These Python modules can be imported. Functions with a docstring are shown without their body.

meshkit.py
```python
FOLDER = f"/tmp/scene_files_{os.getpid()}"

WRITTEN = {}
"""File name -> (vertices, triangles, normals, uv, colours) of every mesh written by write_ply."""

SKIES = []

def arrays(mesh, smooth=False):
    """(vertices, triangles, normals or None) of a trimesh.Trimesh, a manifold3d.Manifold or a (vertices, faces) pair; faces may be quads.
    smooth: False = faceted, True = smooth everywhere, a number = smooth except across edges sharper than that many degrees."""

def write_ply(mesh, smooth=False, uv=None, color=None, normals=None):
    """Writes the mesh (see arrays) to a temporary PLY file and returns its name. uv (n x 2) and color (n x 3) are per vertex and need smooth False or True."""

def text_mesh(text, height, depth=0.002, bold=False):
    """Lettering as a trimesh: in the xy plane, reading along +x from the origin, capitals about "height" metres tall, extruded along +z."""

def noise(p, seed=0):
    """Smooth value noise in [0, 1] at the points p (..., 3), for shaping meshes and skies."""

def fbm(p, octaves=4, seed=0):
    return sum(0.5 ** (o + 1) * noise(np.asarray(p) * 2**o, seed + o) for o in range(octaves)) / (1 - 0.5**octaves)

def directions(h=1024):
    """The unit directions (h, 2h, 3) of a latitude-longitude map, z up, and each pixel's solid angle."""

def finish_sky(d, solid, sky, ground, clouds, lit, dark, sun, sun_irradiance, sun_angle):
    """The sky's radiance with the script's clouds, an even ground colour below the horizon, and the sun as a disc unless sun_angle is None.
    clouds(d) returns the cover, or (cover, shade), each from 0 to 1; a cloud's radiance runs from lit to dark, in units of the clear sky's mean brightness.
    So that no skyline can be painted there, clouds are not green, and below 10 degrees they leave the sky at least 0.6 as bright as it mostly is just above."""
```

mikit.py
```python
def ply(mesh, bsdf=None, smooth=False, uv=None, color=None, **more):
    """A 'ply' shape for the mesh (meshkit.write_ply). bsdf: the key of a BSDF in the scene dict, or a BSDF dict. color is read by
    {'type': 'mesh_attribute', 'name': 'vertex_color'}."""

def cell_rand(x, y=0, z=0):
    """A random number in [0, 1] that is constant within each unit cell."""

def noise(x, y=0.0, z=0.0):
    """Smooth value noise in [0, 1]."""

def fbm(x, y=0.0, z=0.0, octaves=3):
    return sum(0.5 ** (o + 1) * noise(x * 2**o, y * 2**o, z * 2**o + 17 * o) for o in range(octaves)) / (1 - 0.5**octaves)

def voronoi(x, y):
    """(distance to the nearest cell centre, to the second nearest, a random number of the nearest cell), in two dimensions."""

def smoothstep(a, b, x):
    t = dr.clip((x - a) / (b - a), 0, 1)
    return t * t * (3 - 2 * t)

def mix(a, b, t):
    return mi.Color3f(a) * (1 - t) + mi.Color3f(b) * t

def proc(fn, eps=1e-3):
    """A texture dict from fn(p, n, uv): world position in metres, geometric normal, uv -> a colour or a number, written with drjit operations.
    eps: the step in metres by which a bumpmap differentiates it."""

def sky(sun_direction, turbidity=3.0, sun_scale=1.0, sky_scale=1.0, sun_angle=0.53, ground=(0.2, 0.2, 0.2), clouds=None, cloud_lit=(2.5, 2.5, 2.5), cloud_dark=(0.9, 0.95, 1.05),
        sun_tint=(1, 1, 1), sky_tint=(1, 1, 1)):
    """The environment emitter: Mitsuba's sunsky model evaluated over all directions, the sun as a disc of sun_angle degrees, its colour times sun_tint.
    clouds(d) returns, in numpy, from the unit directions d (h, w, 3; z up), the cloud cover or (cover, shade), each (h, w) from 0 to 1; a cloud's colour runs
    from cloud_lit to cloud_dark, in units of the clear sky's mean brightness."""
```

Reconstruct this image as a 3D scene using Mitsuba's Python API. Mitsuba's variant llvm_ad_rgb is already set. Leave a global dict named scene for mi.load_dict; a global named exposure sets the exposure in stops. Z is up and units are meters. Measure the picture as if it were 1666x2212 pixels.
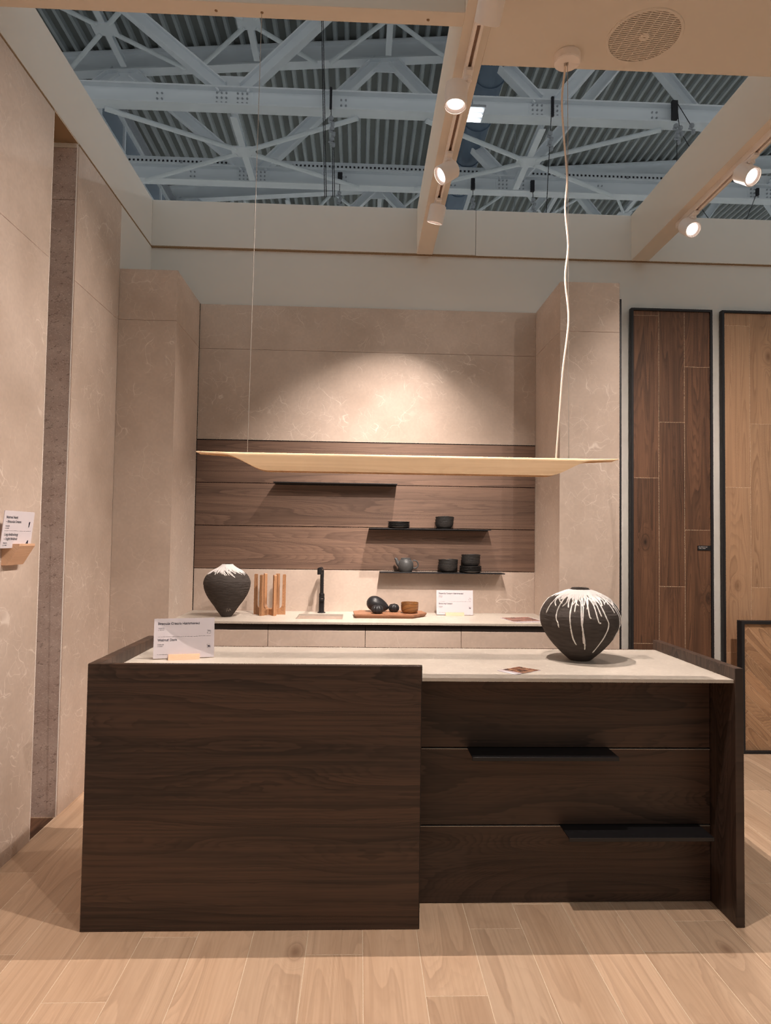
import math, random
import numpy as np, trimesh, drjit as dr, mitsuba as mi
import shapely.geometry as sg
from shapely import affinity
import mikit, meshkit
from mikit import noise, fbm, voronoi, cell_rand, smoothstep, mix, proc, ply

random.seed(7)
rng = np.random.default_rng(11)
scene, labels = {}, {}

# ------------------------------------------------------------------ camera
CAM_H, FOCAL = 1.42, 1440.0
YAW, PITCH, ROLL = 0.0382904, 0.0395078, -0.0141986
def camera():
    cy, sy, cp, sp = math.cos(YAW), math.sin(YAW), math.cos(PITCH), math.sin(PITCH)
    f = np.array([sy * cp, cy * cp, sp]); r = np.array([cy, -sy, 0.0]); d = np.cross(f, r)
    cr, sr = math.cos(ROLL), math.sin(ROLL)
    r, d = cr * r + sr * d, -sr * r + cr * d
    m = np.eye(4); m[:3, 0], m[:3, 1], m[:3, 2], m[:3, 3] = -r, -d, f, (0, 0, CAM_H)
    return {'type': 'perspective', 'to_world': mi.ScalarTransform4f(m.tolist()), 'fov_axis': 'x',
            'fov': math.degrees(2 * math.atan(833 / FOCAL)), 'near_clip': 0.05, 'far_clip': 200.0}
scene['camera'] = camera()

# ------------------------------------------------------------------ light
exposure = 0.12
HALL = (0.37, 0.385, 0.385)           # soft daylight-white light of the big hall all around the booth
WARM = (1.0, 0.87, 0.78)            # track spots
SPOT = 11.0
scene['hall_light'] = {'type': 'constant', 'sampling_weight': 3.0, 'radiance': {'type': 'rgb', 'value': list(HALL)}}

# ------------------------------------------------------------------ helpers
def uniq(key):
    if key not in scene and key not in labels and not any(k.startswith(key + '__') for k in scene):
        return key
    i = 1
    while True:
        k = f'{key}_{i:03d}'
        if k not in scene and k not in labels and not any(q.startswith(k + '__') for q in scene):
            return k
        i += 1

def tag(key, label=None, cat=None, group=None, kind=None):
    e = labels.setdefault(key, {})
    for a, b in (('label', label), ('category', cat), ('group', group), ('kind', kind)):
        if b: e[a] = b
    return key

def thing(name, label, cat=None, group=None, kind=None):
    return tag(uniq(name), label, cat, group, kind)

def part(parent, name, mesh, mat, smooth=False, uv=None, label=None, kind=None, **more):
    key = uniq(f'{parent}__{name}')
    scene[key] = ply(mesh, mat, smooth, uv=uv, **more)
    if label or kind: tag(key, label, kind=kind)
    return key

def solo(name, mesh, mat, label, cat=None, smooth=False, uv=None, group=None, kind=None):
    key = thing(name, label, cat, group, kind)
    scene[key] = ply(mesh, mat, smooth, uv=uv)
    return key

def V(*a): return np.array(a, float)

_sg = [(sx, sy, sz) for sx in (-1, 1) for sy in (-1, 1) for sz in (-1, 1)]
def _cpts(h, c):
    out = []
    for s in _sg:
        for k in range(3):
            out.append([s[j] * (h[j] - (0 if j == k else c)) for j in range(3)])
    return np.array(out, float)
_hull = trimesh.Trimesh(_cpts((1, 1, 1), .2), process=False).convex_hull
_perm = [int(np.argmin(((_cpts((1, 1, 1), .2) - v) ** 2).sum(1))) for v in _hull.vertices]
_CF = np.array([[_perm[i] for i in f] for f in _hull.faces])
def box(x0, x1, y0, y1, z0, z1, c=0.0015):
    """chamfered box"""
    h = np.array([x1 - x0, y1 - y0, z1 - z0]) / 2
    c = min(c, h.min() * .45)
    v = _cpts(h, c) + [(x0 + x1) / 2, (y0 + y1) / 2, (z0 + z1) / 2]
    return trimesh.Trimesh(v, _CF, process=False)

def cat(ms): return trimesh.util.concatenate(ms)

def frame(d, up=(0, 0, 1)):
    d = np.asarray(d, float); d = d / np.linalg.norm(d)
    if abs(np.dot(d, up)) > .98: up = (0, 1, 0)
    x = np.cross(up, d); x /= np.linalg.norm(x)
    return x, np.cross(d, x), d

def tube(pts, r, n=10, caps=True):
    pts = np.asarray(pts, float); m = len(pts)
    r = np.broadcast_to(r, m)
    V_, F = [], []
    up = None
    for i in range(m):
        d = pts[min(i + 1, m - 1)] - pts[max(i - 1, 0)]
        d = d / np.linalg.norm(d)
        if up is None: x, y, _ = frame(d)
        else:
            x = up - d * np.dot(up, d); x /= np.linalg.norm(x); y = np.cross(d, x)
        up = x
        a = np.arange(n) * 2 * np.pi / n
        V_.append(pts[i] + r[i] * (np.cos(a)[:, None] * x + np.sin(a)[:, None] * y))
    for i in range(m - 1):
        for j in range(n):
            a, b = i * n + j, i * n + (j + 1) % n
            F += [[a, b, b + n], [a, b + n, a + n]]
    V_ = list(np.vstack(V_))
    if caps:
        V_ += [pts[0], pts[-1]]; c0, c1 = len(V_) - 2, len(V_) - 1
        for j in range(n):
            F += [[c0, (j + 1) % n, j], [c1, (m - 1) * n + j, (m - 1) * n + (j + 1) % n]]
    return trimesh.Trimesh(np.array(V_), np.array(F), process=False)

def spline(pts, n=8):
    """Catmull-Rom"""
    p = np.asarray(pts, float); p = np.vstack([2 * p[0] - p[1], p, 2 * p[-1] - p[-2]])
    out = []
    for i in range(1, len(p) - 2):
        for t in np.arange(n) / n:
            out.append(.5 * ((2 * p[i]) + (p[i + 1] - p[i - 1]) * t + (2 * p[i - 1] - 5 * p[i] + 4 * p[i + 1] - p[i + 2]) * t * t
                             + (3 * p[i] - p[i - 1] - 3 * p[i + 1] + p[i + 2]) * t ** 3))
    out.append(p[-2])
    return np.array(out)

def lathe(profile, n=48, at=(0, 0, 0)):
    """closed (r, z) profile or open one from axis to axis, turned about z"""
    p = np.asarray(profile, float); m = len(p)
    a = np.arange(n) * 2 * np.pi / n
    v = np.stack([p[:, :1] * np.cos(a), p[:, :1] * np.sin(a), np.repeat(p[:, 1:], n, 1)], -1).reshape(-1, 3)
    f = []
    for i in range(m - 1):
        for j in range(n):
            b = (j + 1) % n
            q = [i * n + j, i * n + b, (i + 1) * n + b, (i + 1) * n + j]
            if p[i, 0] > 1e-9: f.append([q[0], q[1], q[2]]) if p[i + 1, 0] > 1e-9 else f.append([q[0], q[1], q[2]])
            if p[i + 1, 0] > 1e-9: f.append([q[0], q[2], q[3]])
    t = trimesh.Trimesh(v + np.asarray(at), np.array(f), process=False)
    t.merge_vertices(digits_vertex=7)
    if t.volume < 0: t.invert()
    return t

def prism(poly, h, origin=(0, 0, 0), axes=None):
    """extrude a shapely polygon; axes = (u, v, w) world directions"""
    m = trimesh.creation.extrude_polygon(poly, h, engine='earcut')
    if axes is not None:
        A = np.array(axes, float).T
        v = m.vertices @ A.T
        m = trimesh.Trimesh(v, m.faces if np.linalg.det(A) > 0 else m.faces[:, ::-1], process=False)
    m.apply_translation(origin)
    return m

def placed(mesh, R, t):
    return trimesh.Trimesh(np.asarray(mesh.vertices) @ np.asarray(R).T + t, mesh.faces, process=False)

_uid = [0]
def grain_uv(mesh, along, across):
    """uv in metres, along the grain and across it, each piece in its own 8 m cell"""
    v = np.asarray(mesh.vertices)
    u = v @ np.asarray(along, float); w = v @ np.asarray(across, float)
    k = _uid[0]; _uid[0] += 1
    return np.stack([u - u.min() + 8 * (k % 37) + 2, w - (w.min() + w.max()) / 2 + 8 * (k // 37 % 37) + 4], 1)

X, Y, Z = V(1, 0, 0), V(0, 1, 0), V(0, 0, 1)

# ------------------------------------------------------------------ materials
def lin(r, g, b):
    return [((c / 255 + .055) / 1.055) ** 2.4 if c > 10 else c / 3294.6 for c in (r, g, b)]
def rgb(c): return {'type': 'rgb', 'value': list(map(float, c))}
def pbr(name, color, rough=.5, spec=.5, metal=0.0, two=True, bump=None, bs=1.0, **more):
    b = {'type': 'principled', 'base_color': color if isinstance(color, dict) else rgb(color),
         'roughness': rough if isinstance(rough, dict) else float(rough), 'specular': float(spec), 'metallic': float(metal), **more}
    if bump: b = {'type': 'bumpmap', 'tex': bump, 'scale': float(bs), 'b': b}
    scene[name] = {'type': 'twosided', 'b': b} if two else b
    return name

def wood_fn(lo, mid, hi, K=7.0, fu=1.0, fv=5.0, tone=.25, line=.8, streak=.3, knots=0.0, fine=.5):
    lo, mid, hi = (mi.Color3f(*c) for c in (lo, mid, hi))
    def fn(p, n, uv):
        cu, cv = dr.floor(uv.x / 8), dr.floor(uv.y / 8)
        u, v = uv.x - cu * 8, uv.y - cv * 8
        r1, r2, r3 = cell_rand(cu, cv, 3), cell_rand(cu, cv, 5), cell_rand(cu, cv, 9)
        s = r1 * 40
        w = noise(u * fu + s, v * fv + r2 * 30, 3.0) + .22 * noise(u * fu * 2.6 + s, v * fv * 2.3 + 9, 7.0)
        w = w + .012 * noise(u * 26, v * 130, s)
        kd = mi.Float(0)
        if knots > 0:
            a, b = dr.floor(u / 1.1), dr.floor(v / .35)
            ku, kv = (a + .2 + .6 * cell_rand(a, b, cu * 3 + cv)) * 1.1, (b + .5 + .3 * (cell_rand(a, b, cu + 7 * cv) - .5)) * .35
            on = dr.select(cell_rand(a + 3, b, cu + cv) < knots, 1.0, 0.0)
            d = dr.sqrt(dr.square((u - ku) * .55) + dr.square(v - kv))
            kd = on * dr.exp(-dr.square(d / .02))
            w = w + on * .5 * dr.exp(-dr.square(d / .035))
        t = w * K
        fr = t - dr.floor(t)
        ring = smoothstep(.45, .96, fr) * smoothstep(.5, .95, fr) * (1 - smoothstep(.97, 1.0, fr))
        st = fbm(u * 3.5 + s, v * 160, r2 * 9, octaves=2)
        broad = fbm(u * .7 + s, v * 7 + 4, r3 * 9, octaves=2)
        g = dr.clip(.5 + (st - .5) * streak * 2 + (broad - .5) * 1.1, 0, 1)
        c = mix(mid, hi, g)
        f2 = w * K * 7; f2 = f2 - dr.floor(f2)
        c = mix(c, lo, fine * smoothstep(.3, .9, f2) * (1 - smoothstep(.9, 1.0, f2)) * noise(u * 2.2 + s, v * 30, 4.0))
        c = mix(c, lo, dr.clip(ring * line * (.45 + .55 * noise(u * 1.7, v * 14, s)) + kd * .8, 0, 1))
        return c * (1 + tone * (r3 - .5) * 2)
    return fn

def wood(name, lo, mid, hi, rough=.5, spec=.35, **kw):
    return pbr(name, proc(wood_fn(lo, mid, hi, **kw)), rough, spec)

WALNUT = wood('walnut_dark', lin(31, 25, 23), lin(51, 40, 35), lin(82, 61, 49), .42, .35, K=7.5, fu=.75, fv=5.0, tone=.05, line=.55, streak=.5)
WALNUT_L = wood('walnut_wall', lin(74, 57, 49), lin(107, 85, 73), lin(132, 105, 89), .5, .35, K=5.5, fu=.42, fv=8.0, tone=.08, line=.5, streak=.55)
OAK = wood('oak_floor', lin(156, 118, 92), lin(202, 168, 138), lin(218, 187, 158), .42, .4, K=3.0, fu=.8, fv=10.0, tone=.11, line=.30, streak=.45, knots=.3, fine=.16)
BOARD_D = wood('board_walnut', lin(50, 36, 29), lin(94, 66, 50), lin(132, 94, 70), .5, .3, K=3.2, fu=.6, fv=13.0, tone=.25, line=.5, streak=.55, knots=.3)
BOARD_L = wood('board_honey', lin(128, 94, 70), lin(168, 130, 100), lin(186, 149, 118), .5, .3, K=2.8, fu=.7, fv=12.0, tone=.10, line=.35, streak=.4, knots=.35)
HERR = wood('board_herringbone', lin(122, 88, 64), lin(168, 128, 96), lin(190, 152, 118), .5, .3, K=3.4, fu=1.6, fv=12.0, tone=.2, line=.6, streak=.4, knots=.2)
ASH = wood('ash_veneer', lin(192, 156, 118), lin(214, 180, 142), lin(226, 195, 158), .45, .35, K=2.5, fu=.6, fv=16, tone=0, line=.35, streak=.5, fine=.3)
BEECH = wood('beech', lin(190, 148, 118), lin(212, 170, 138), lin(222, 184, 152), .5, .3, K=3, fu=2, fv=18, tone=.05, line=.35, streak=.3)
CHERRY = wood('cherry_wood', lin(130, 88, 60), lin(172, 124, 88), lin(194, 148, 110), .45, .35, K=4, fu=3, fv=22, tone=.14, line=.5, streak=.4)
TRAY_W = wood('tray_wood', lin(104, 68, 48), lin(144, 98, 72), lin(160, 114, 86), .45, .35, K=4, fu=2, fv=14, tone=.05, line=.4, streak=.35)
BOWL_W = wood('bowl_wood', lin(66, 40, 20), lin(116, 76, 40), lin(146, 98, 54), .4, .4, K=6, fu=6, fv=16, tone=.0, line=.7, streak=.3)

def stone_fn(base, dark, vein, vs=1.0, amt=.6, sx=1.0):
    base, dark, vein = (mi.Color3f(*c) for c in (base, dark, vein))
    def fn(p, n, uv):
        u = dr.select(dr.abs(n.x) > .6, p.y + 3.1, p.x) * sx
        v = dr.select(dr.abs(n.z) > .6, p.y + 1.7, p.z + .37 * dr.select(dr.abs(n.x) > .6, 1.0, 0.0)) * sx
        cl = fbm(u * 2.3, v * 2.3, 4.0, octaves=4)
        c = mix(base, dark, dr.clip((cl - .35) * 2.0, 0, 1))
        wu, wv = fbm(u * 7, v * 7, 1.0, octaves=3) - .5, fbm(u * 7, v * 7, 9.0, octaves=3) - .5
        m = smoothstep(.41, .62, fbm(u * 1.9, v * 1.9, 6.0, octaves=3))
        a1, b1, _ = voronoi(u * 7 * vs + wu * 1.3, v * 7 * vs + wv * 1.3)
        a2, b2, _ = voronoi(u * 19 * vs + wu * 2 + 7, v * 19 * vs + wv * 2)
        brk = smoothstep(.35, .65, noise(u * 16, v * 16, 2.0))
        v1 = (1 - smoothstep(.0, .035, b1 - a1)) * brk * (.25 + .75 * m)
        v2 = (1 - smoothstep(.0, .07, b2 - a2)) * m * brk
        c = mix(c, vein, dr.clip((v1 + .55 * v2) * amt, 0, 1))
        return c * (.97 + .06 * noise(u * 90, v * 90, 3.0))
    return fn
CREAM = pbr('breccia_cream', proc(stone_fn(lin(200, 182, 168), lin(176, 157, 142), lin(224, 211, 199), vs=1.0, amt=.62)), .55, .3)
TOP = pbr('breccia_hammered', proc(stone_fn(lin(182, 172, 160), lin(166, 156, 145), lin(204, 196, 186), amt=.4, sx=1.2, vs=1.2)), .45, .4,
          bump=proc(lambda p, n, uv: fbm(p.x * 18, p.y * 45, p.z * 45, octaves=2)), bs=.0006)

def niche_fn(p, n, uv):
    s = fbm(p.x * 130 + p.z * 37, p.y * 130, p.z * 150 - p.x * 61, octaves=3)
    f = fbm(p.x * 9, p.y * 9, p.z * 14, octaves=4)
    c = mix(lin(180, 156, 145), lin(196, 174, 163), dr.clip((f - .3) * 2, 0, 1))
    c = mix(c, lin(128, 104, 95), smoothstep(.57, .72, s * .65 + .35 * noise(p.x * 47 + p.z * 13, p.y * 60, p.z * 53 - p.x * 20)) * .7)
    return mix(c, lin(226, 210, 200), smoothstep(.62, .80, fbm(p.x * 170 + 5 - p.z * 60, p.y * 170, p.z * 180 + p.x * 50, octaves=2)) * .5)
NICHE = pbr('brown_limestone', proc(niche_fn), .7, .25)

PAINT = pbr('white_paint', proc(lambda p, n, uv: mi.Color3f(*lin(213, 209, 202)) * (.98 + .04 * fbm(p.x * 1.3, p.y * 1.3, p.z * 1.3))), .75, .25)
PAINT_C = pbr('ceiling_paint', lin(216, 205, 191), .8, .2)
GROUT = pbr('light_grout', lin(226, 204, 178), .9, .1)
GAP = pbr('shadow_gap', lin(140, 116, 90), .9, .1)
BLACK = pbr('black_powder_metal', lin(26, 25, 27), .45, .4)
FRAME = pbr('black_frame', lin(34, 32, 34), .5, .35)
EDGE = pbr('dark_edge', lin(40, 33, 30), .45, .4)
INNER = pbr('dark_carcass', lin(24, 20, 18), .7, .2)
WHITE = pbr('white_lacquer', lin(236, 226, 218), .4, .4)
WHITE_D = pbr('lamp_inside', lin(150, 132, 124), .5, .3)
SLOT = pbr('track_slot', lin(126, 100, 84), .6, .3)
CARD = pbr('white_card', lin(208, 200, 204), .6, .3)
INK = pbr('grey_ink', lin(48, 46, 58), .8, .1)
INK_W = pbr('white_ink', lin(225, 215, 215), .8, .1)
CORD = pbr('white_cord', lin(232, 214, 198), .5, .4)
WIRE = pbr('steel_wire', lin(176, 166, 156), .4, .5, .6)
CLAY = pbr('charcoal_clay', proc(lambda p, n, uv: mix(lin(60, 54, 51), lin(84, 77, 73), fbm(p.x * 30, p.y * 30, p.z * 120, octaves=3))), .85, .15,
           bump=proc(lambda p, n, uv: fbm(p.x * 22, p.y * 22, p.z * 150, octaves=3)), bs=.004)
GLAZE = pbr('white_glaze', lin(226, 220, 216), .6, .3)
CERAMIC = pbr('black_ceramic', lin(34, 33, 35), .38, .5)
BOWLC = pbr('black_stoneware', proc(lambda p, n, uv: mix(lin(32, 31, 31), lin(52, 51, 50), fbm(p.x * 40, p.y * 40, p.z * 160))), .5, .4)
TEA = pbr('grey_stoneware', lin(66, 66, 66), .45, .45)
STEEL = pbr('painted_steel', proc(lambda p, n, uv: mix(lin(214, 220, 226), lin(228, 232, 236), fbm(p.x * .9, p.y * .9, p.z * 2.5))), .55, .35)
STEEL2 = pbr('painted_steel_brace', lin(222, 228, 232), .5, .35)
BOLT = pbr('bolt_steel', lin(150, 154, 160), .5, .4)
DECK = pbr('galvanised_deck', proc(lambda p, n, uv: mix(lin(150, 156, 158), lin(170, 176, 178), fbm(p.x * 2.2, p.y * .5, p.z))), .55, .35)
DECKSHADE = pbr('deck_recess_shade', lin(116, 119, 117), .85, .15)  # shade of the deck recesses put into a darker colour
DUCT = pbr('duct_metal', lin(96, 112, 130), .45, .4, .2)
RIG = pbr('black_rigging', lin(40, 40, 44), .6, .3)
GLASSB = pbr('dusky_pane', lin(116, 128, 142), .3, .5)
HALLF = pbr('hall_concrete', lin(196, 194, 190), .8, .2)
DEEP = pbr('speaker_dark', lin(70, 60, 48), .9, .1)

def glow(rad, weight=.03): return {'type': 'area', 'radiance': rgb(rad), 'sampling_weight': float(weight)}

# ------------------------------------------------------------------ hall around the booth
tag('hall_floor', 'grey concrete floor of the exhibition hall around the booth', kind='structure')
scene['hall_floor'] = ply(box(-30, 30, -20, 45, -.12, -.062, .001), HALLF)

def chord_z(x): return 13.90 + .087 * x          # underside of the rising top chord
def ibeam(p0, p1, h, w, t, up=(0, 0, 1)):
    """I section between two points, h along up"""
    p0, p1 = V(*p0), V(*p1)
    x, y, d = frame(p1 - p0, up); L = np.linalg.norm(p1 - p0)
    g = sg.Polygon([(-w/2, -h/2), (w/2, -h/2), (w/2, -h/2+t), (t/2, -h/2+t), (t/2, h/2-t), (w/2, h/2-t), (w/2, h/2), (-w/2, h/2), (-w/2, h/2-t), (-t/2, h/2-t), (-t/2, -h/2+t), (-w/2, -h/2+t)])
    return prism(g, L, p0, (x, y, d))

def bolts(xs, zs, y):
    return cat([trimesh.creation.cylinder(.022, .03, sections=6, transform=trimesh.transformations.rotation_matrix(math.pi/2, [1, 0, 0])).apply_translation((x, y, z)) for x in xs for z in zs])

def truss(yy, lowers, label, detail=True):
    t = thing('roof_truss', label, 'roof truss', 'steel roof trusses')
    xa, xb = -22.0, 22.0
    part(t, 'lower_chord', ibeam((xa, yy, 10.735), (xb, yy, 10.735), .41, .30, .035), STEEL)
    part(t, 'upper_chord', ibeam((xa, yy, chord_z(xa) + .26), (xb, yy, chord_z(xb) + .26), .52, .30, .035), STEEL)
    for x in lowers:
        for s in (-1, 1):
            xu = x + s * 3.36
            a, b = V(x + s * .22, yy, 10.95), V(xu - s * .18, yy, chord_z(xu) + .02)
            n = np.cross(b - a, Y); n /= np.linalg.norm(n)
            part(t, 'diagonal', ibeam(a, b, .26, .24, .03, n), STEEL)
            g = sg.Polygon([(-.55, 0), (.55, 0), (.3, -.28), (-.3, -.28)])
            if s > 0 or x == lowers[0]: part(t, 'gusset_plate', prism(g, .03, (xu, yy + .015, chord_z(xu)), (X, Z, -Y)), STEEL)
        g = sg.Polygon([(-.5, 0), (.5, 0), (.28, .3), (-.28, .3)])
        part(t, 'gusset_plate', prism(g, .03, (x, yy + .015, 10.94), (X, Z, -Y)), STEEL)
        if detail:
            part(t, 'splice_plate', box(x - .42, x + .42, yy - .04, yy - .018, 10.59, 10.88), STEEL)
            part(t, 'bolts', bolts([x + d for d in (-.34, -.24, -.14, .10, .20, .30)], (10.63, 10.735, 10.84), yy - .05), BOLT, kind='stuff')
            part(t, 'bolts', bolts([x - 1.6, x - 1.5, x + 2.3, x + 2.4], (10.68, 10.80), yy - .025), BOLT, kind='stuff')
    return t
J1, J2 = (-16.4, -9.62, -2.84, 3.94, 10.7, 17.4), (-16.4, -9.65, -2.9, 3.85, 10.6, 17.3)
truss(14.0, J1, 'nearest pale grey steel roof truss with bolted I-beam lower chord crossing the opening', True)
truss(17.05, J2, 'second pale grey steel roof truss behind the nearest one and below the cable tray', True)
truss(23.6, J2, 'farthest grey roof truss seen just above the back wall fascia', False)

def xbrace(xc, y0, y1, half, z0, z1, label, strut=True, zs=None):
    """a crossing pair of tubes with a node and a strut between two trusses"""
    b = thing('cross_brace', label, 'brace', 'crossed roof braces')
    zf = zs or (lambda x: z0)
    A = [V(xc - half, y0, zf(xc - half)), V(xc + half, y0, zf(xc + half)), V(xc - half, y1, zf(xc - half)), V(xc + half, y1, zf(xc + half))]
    c = V(xc, (y0 + y1) / 2, zf(xc))
    for p in A:
        d = (p - c) / np.linalg.norm(p - c)
        part(b, 'tube', tube([c + d * .2, p], .055, 10), STEEL2, True)
    part(b, 'node_plate', box(xc - .28, xc + .28, c[1] - .2, c[1] + .2, c[2] - .02, c[2] + .02), STEEL)
    if strut: part(b, 'strut', ibeam(V(xc, y0 + .15, zf(xc) + .08), V(xc, y1 - .15, zf(xc) + .08), .16, .15, .02), STEEL)
xbrace(-2.88, 14.1, 16.95, 2.7, 10.50, 0, 'crossed round tube brace at lower chord level left of the middle track beam')
xbrace(3.90, 14.1, 16.95, 2.6, 10.50, 0, 'crossed round tube brace at lower chord level behind the pendant cord')
for i, xc in enumerate((-6.2, -2.83, .55, 3.9, 7.2)):
    xbrace(xc, 14.1, 16.95, 1.5, 0, 0, ['crossed tube brace under the roof deck at the far left corner of the opening', 'crossed tube brace under the roof deck left of the long hoist cables',
           'crossed tube brace under the roof deck beside the middle track beam', 'crossed tube brace under the roof deck above the pendant canopy', 'crossed tube brace under the roof deck hidden by the right ceiling panel'][i], zs=lambda x: chord_z(x) - .02)
for i, xc in enumerate((-6.3, -2.83, .55, 3.9, 7.3, 10.6)):
    xbrace(xc, 23.75, 29.0, 1.55, 0, 0, ['far crossed tube brace low at the left end of the opening', 'far crossed tube brace above the fascia under the two hoist cables', 'far crossed tube brace above the fascia left of the last track spot',
           'far crossed tube brace above the fascia behind the pendant cord', 'far crossed tube brace by the right beam above the fascia', 'far crossed tube brace behind the two right track spots'][i], zs=lambda x: chord_z(x) - .02)

# corrugated roof deck
def deck_mesh(sel):
    P, prof = .30, [(0, .10), (.03, 0), (.105, 0), (.135, .10), (.30, .10)]
    v, f = [], []
    for k in range(-80, 78):
        q = [prof[i] for i in sel]
        n0 = len(v)
        for y in (7.0, 34.0):
            for a, b in q:
                x = k * P + a; v.append((x, y, chord_z(x) + .53 + b))
        m = len(q)
        f += [[n0 + i, n0 + i + 1, n0 + m + i + 1, n0 + m + i] for i in range(m - 1)]
    return (np.array(v), np.array(f))
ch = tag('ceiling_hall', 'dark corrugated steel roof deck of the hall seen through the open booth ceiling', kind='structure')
scene[ch] = ply(deck_mesh((3, 4)), DECKSHADE)
part(ch, 'ribs', deck_mesh((0, 1, 2, 3)), DECK, label='pale steel ribs of the roof deck', kind='stuff')
tag('wall_hall_far', 'grey far end wall of the exhibition hall', kind='structure')
scene['wall_hall_far'] = ply(box(-30, 30, 34, 34.3, 0, 17, .01), HALLF)

# louvred clerestory at the far left
w = tag('window_1', 'dusky blue clerestory window strip under the roof deck at the far left', kind='structure')
for k in range(4):
    y0 = 17.4 + k * 1.75
    part(w, 'pane', box(-7.02, -6.99, y0, y0 + 1.62, 11.3, 12.3), GLASSB)
    part(w, 'pane', box(-7.02, -6.99, y0, y0 + 1.62, 12.42, 13.2), GLASSB)
    part(w, 'mullion', box(-7.04, -6.94, y0 - .09, y0, 11.2, 13.3), STEEL)
part(w, 'rail', box(-7.04, -6.92, 17.3, 24.4, 12.3, 12.42), STEEL)
part(w, 'rail', box(-7.04, -6.92, 17.3, 24.4, 11.15, 11.3), STEEL)
part(w, 'rail', box(-7.04, -6.9, 17.3, 24.4, 13.2, 13.36), STEEL)
part(w, 'gutter', box(-6.88, -6.70, 17.3, 24.4, 13.28, 13.36), BOLT)

# perforated cable tray above the second truss
ct = thing('cable_tray', 'long perforated steel cable tray running above the second truss', 'cable tray')
part(ct, 'channel', cat([box(-20, 20, 17.5, 17.52, 11.28, 11.45, .002), box(-20, 20, 17.5, 17.8, 11.28, 11.30, .002), box(-20, 20, 17.78, 17.8, 11.28, 11.45, .002)]), STEEL)
part(ct, 'perforations', cat([box(x, x + .05, 17.493, 17.503, 11.31, 11.36, .001) for x in np.arange(-8.9, 14.9, .11)]), RIG, kind='stuff')
for x in np.arange(-6.9, 12, 2.0):
    part(ct, 'bracket', box(x, x + .05, 17.45, 17.5, 10.9, 11.34, .003), BOLT)

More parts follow.
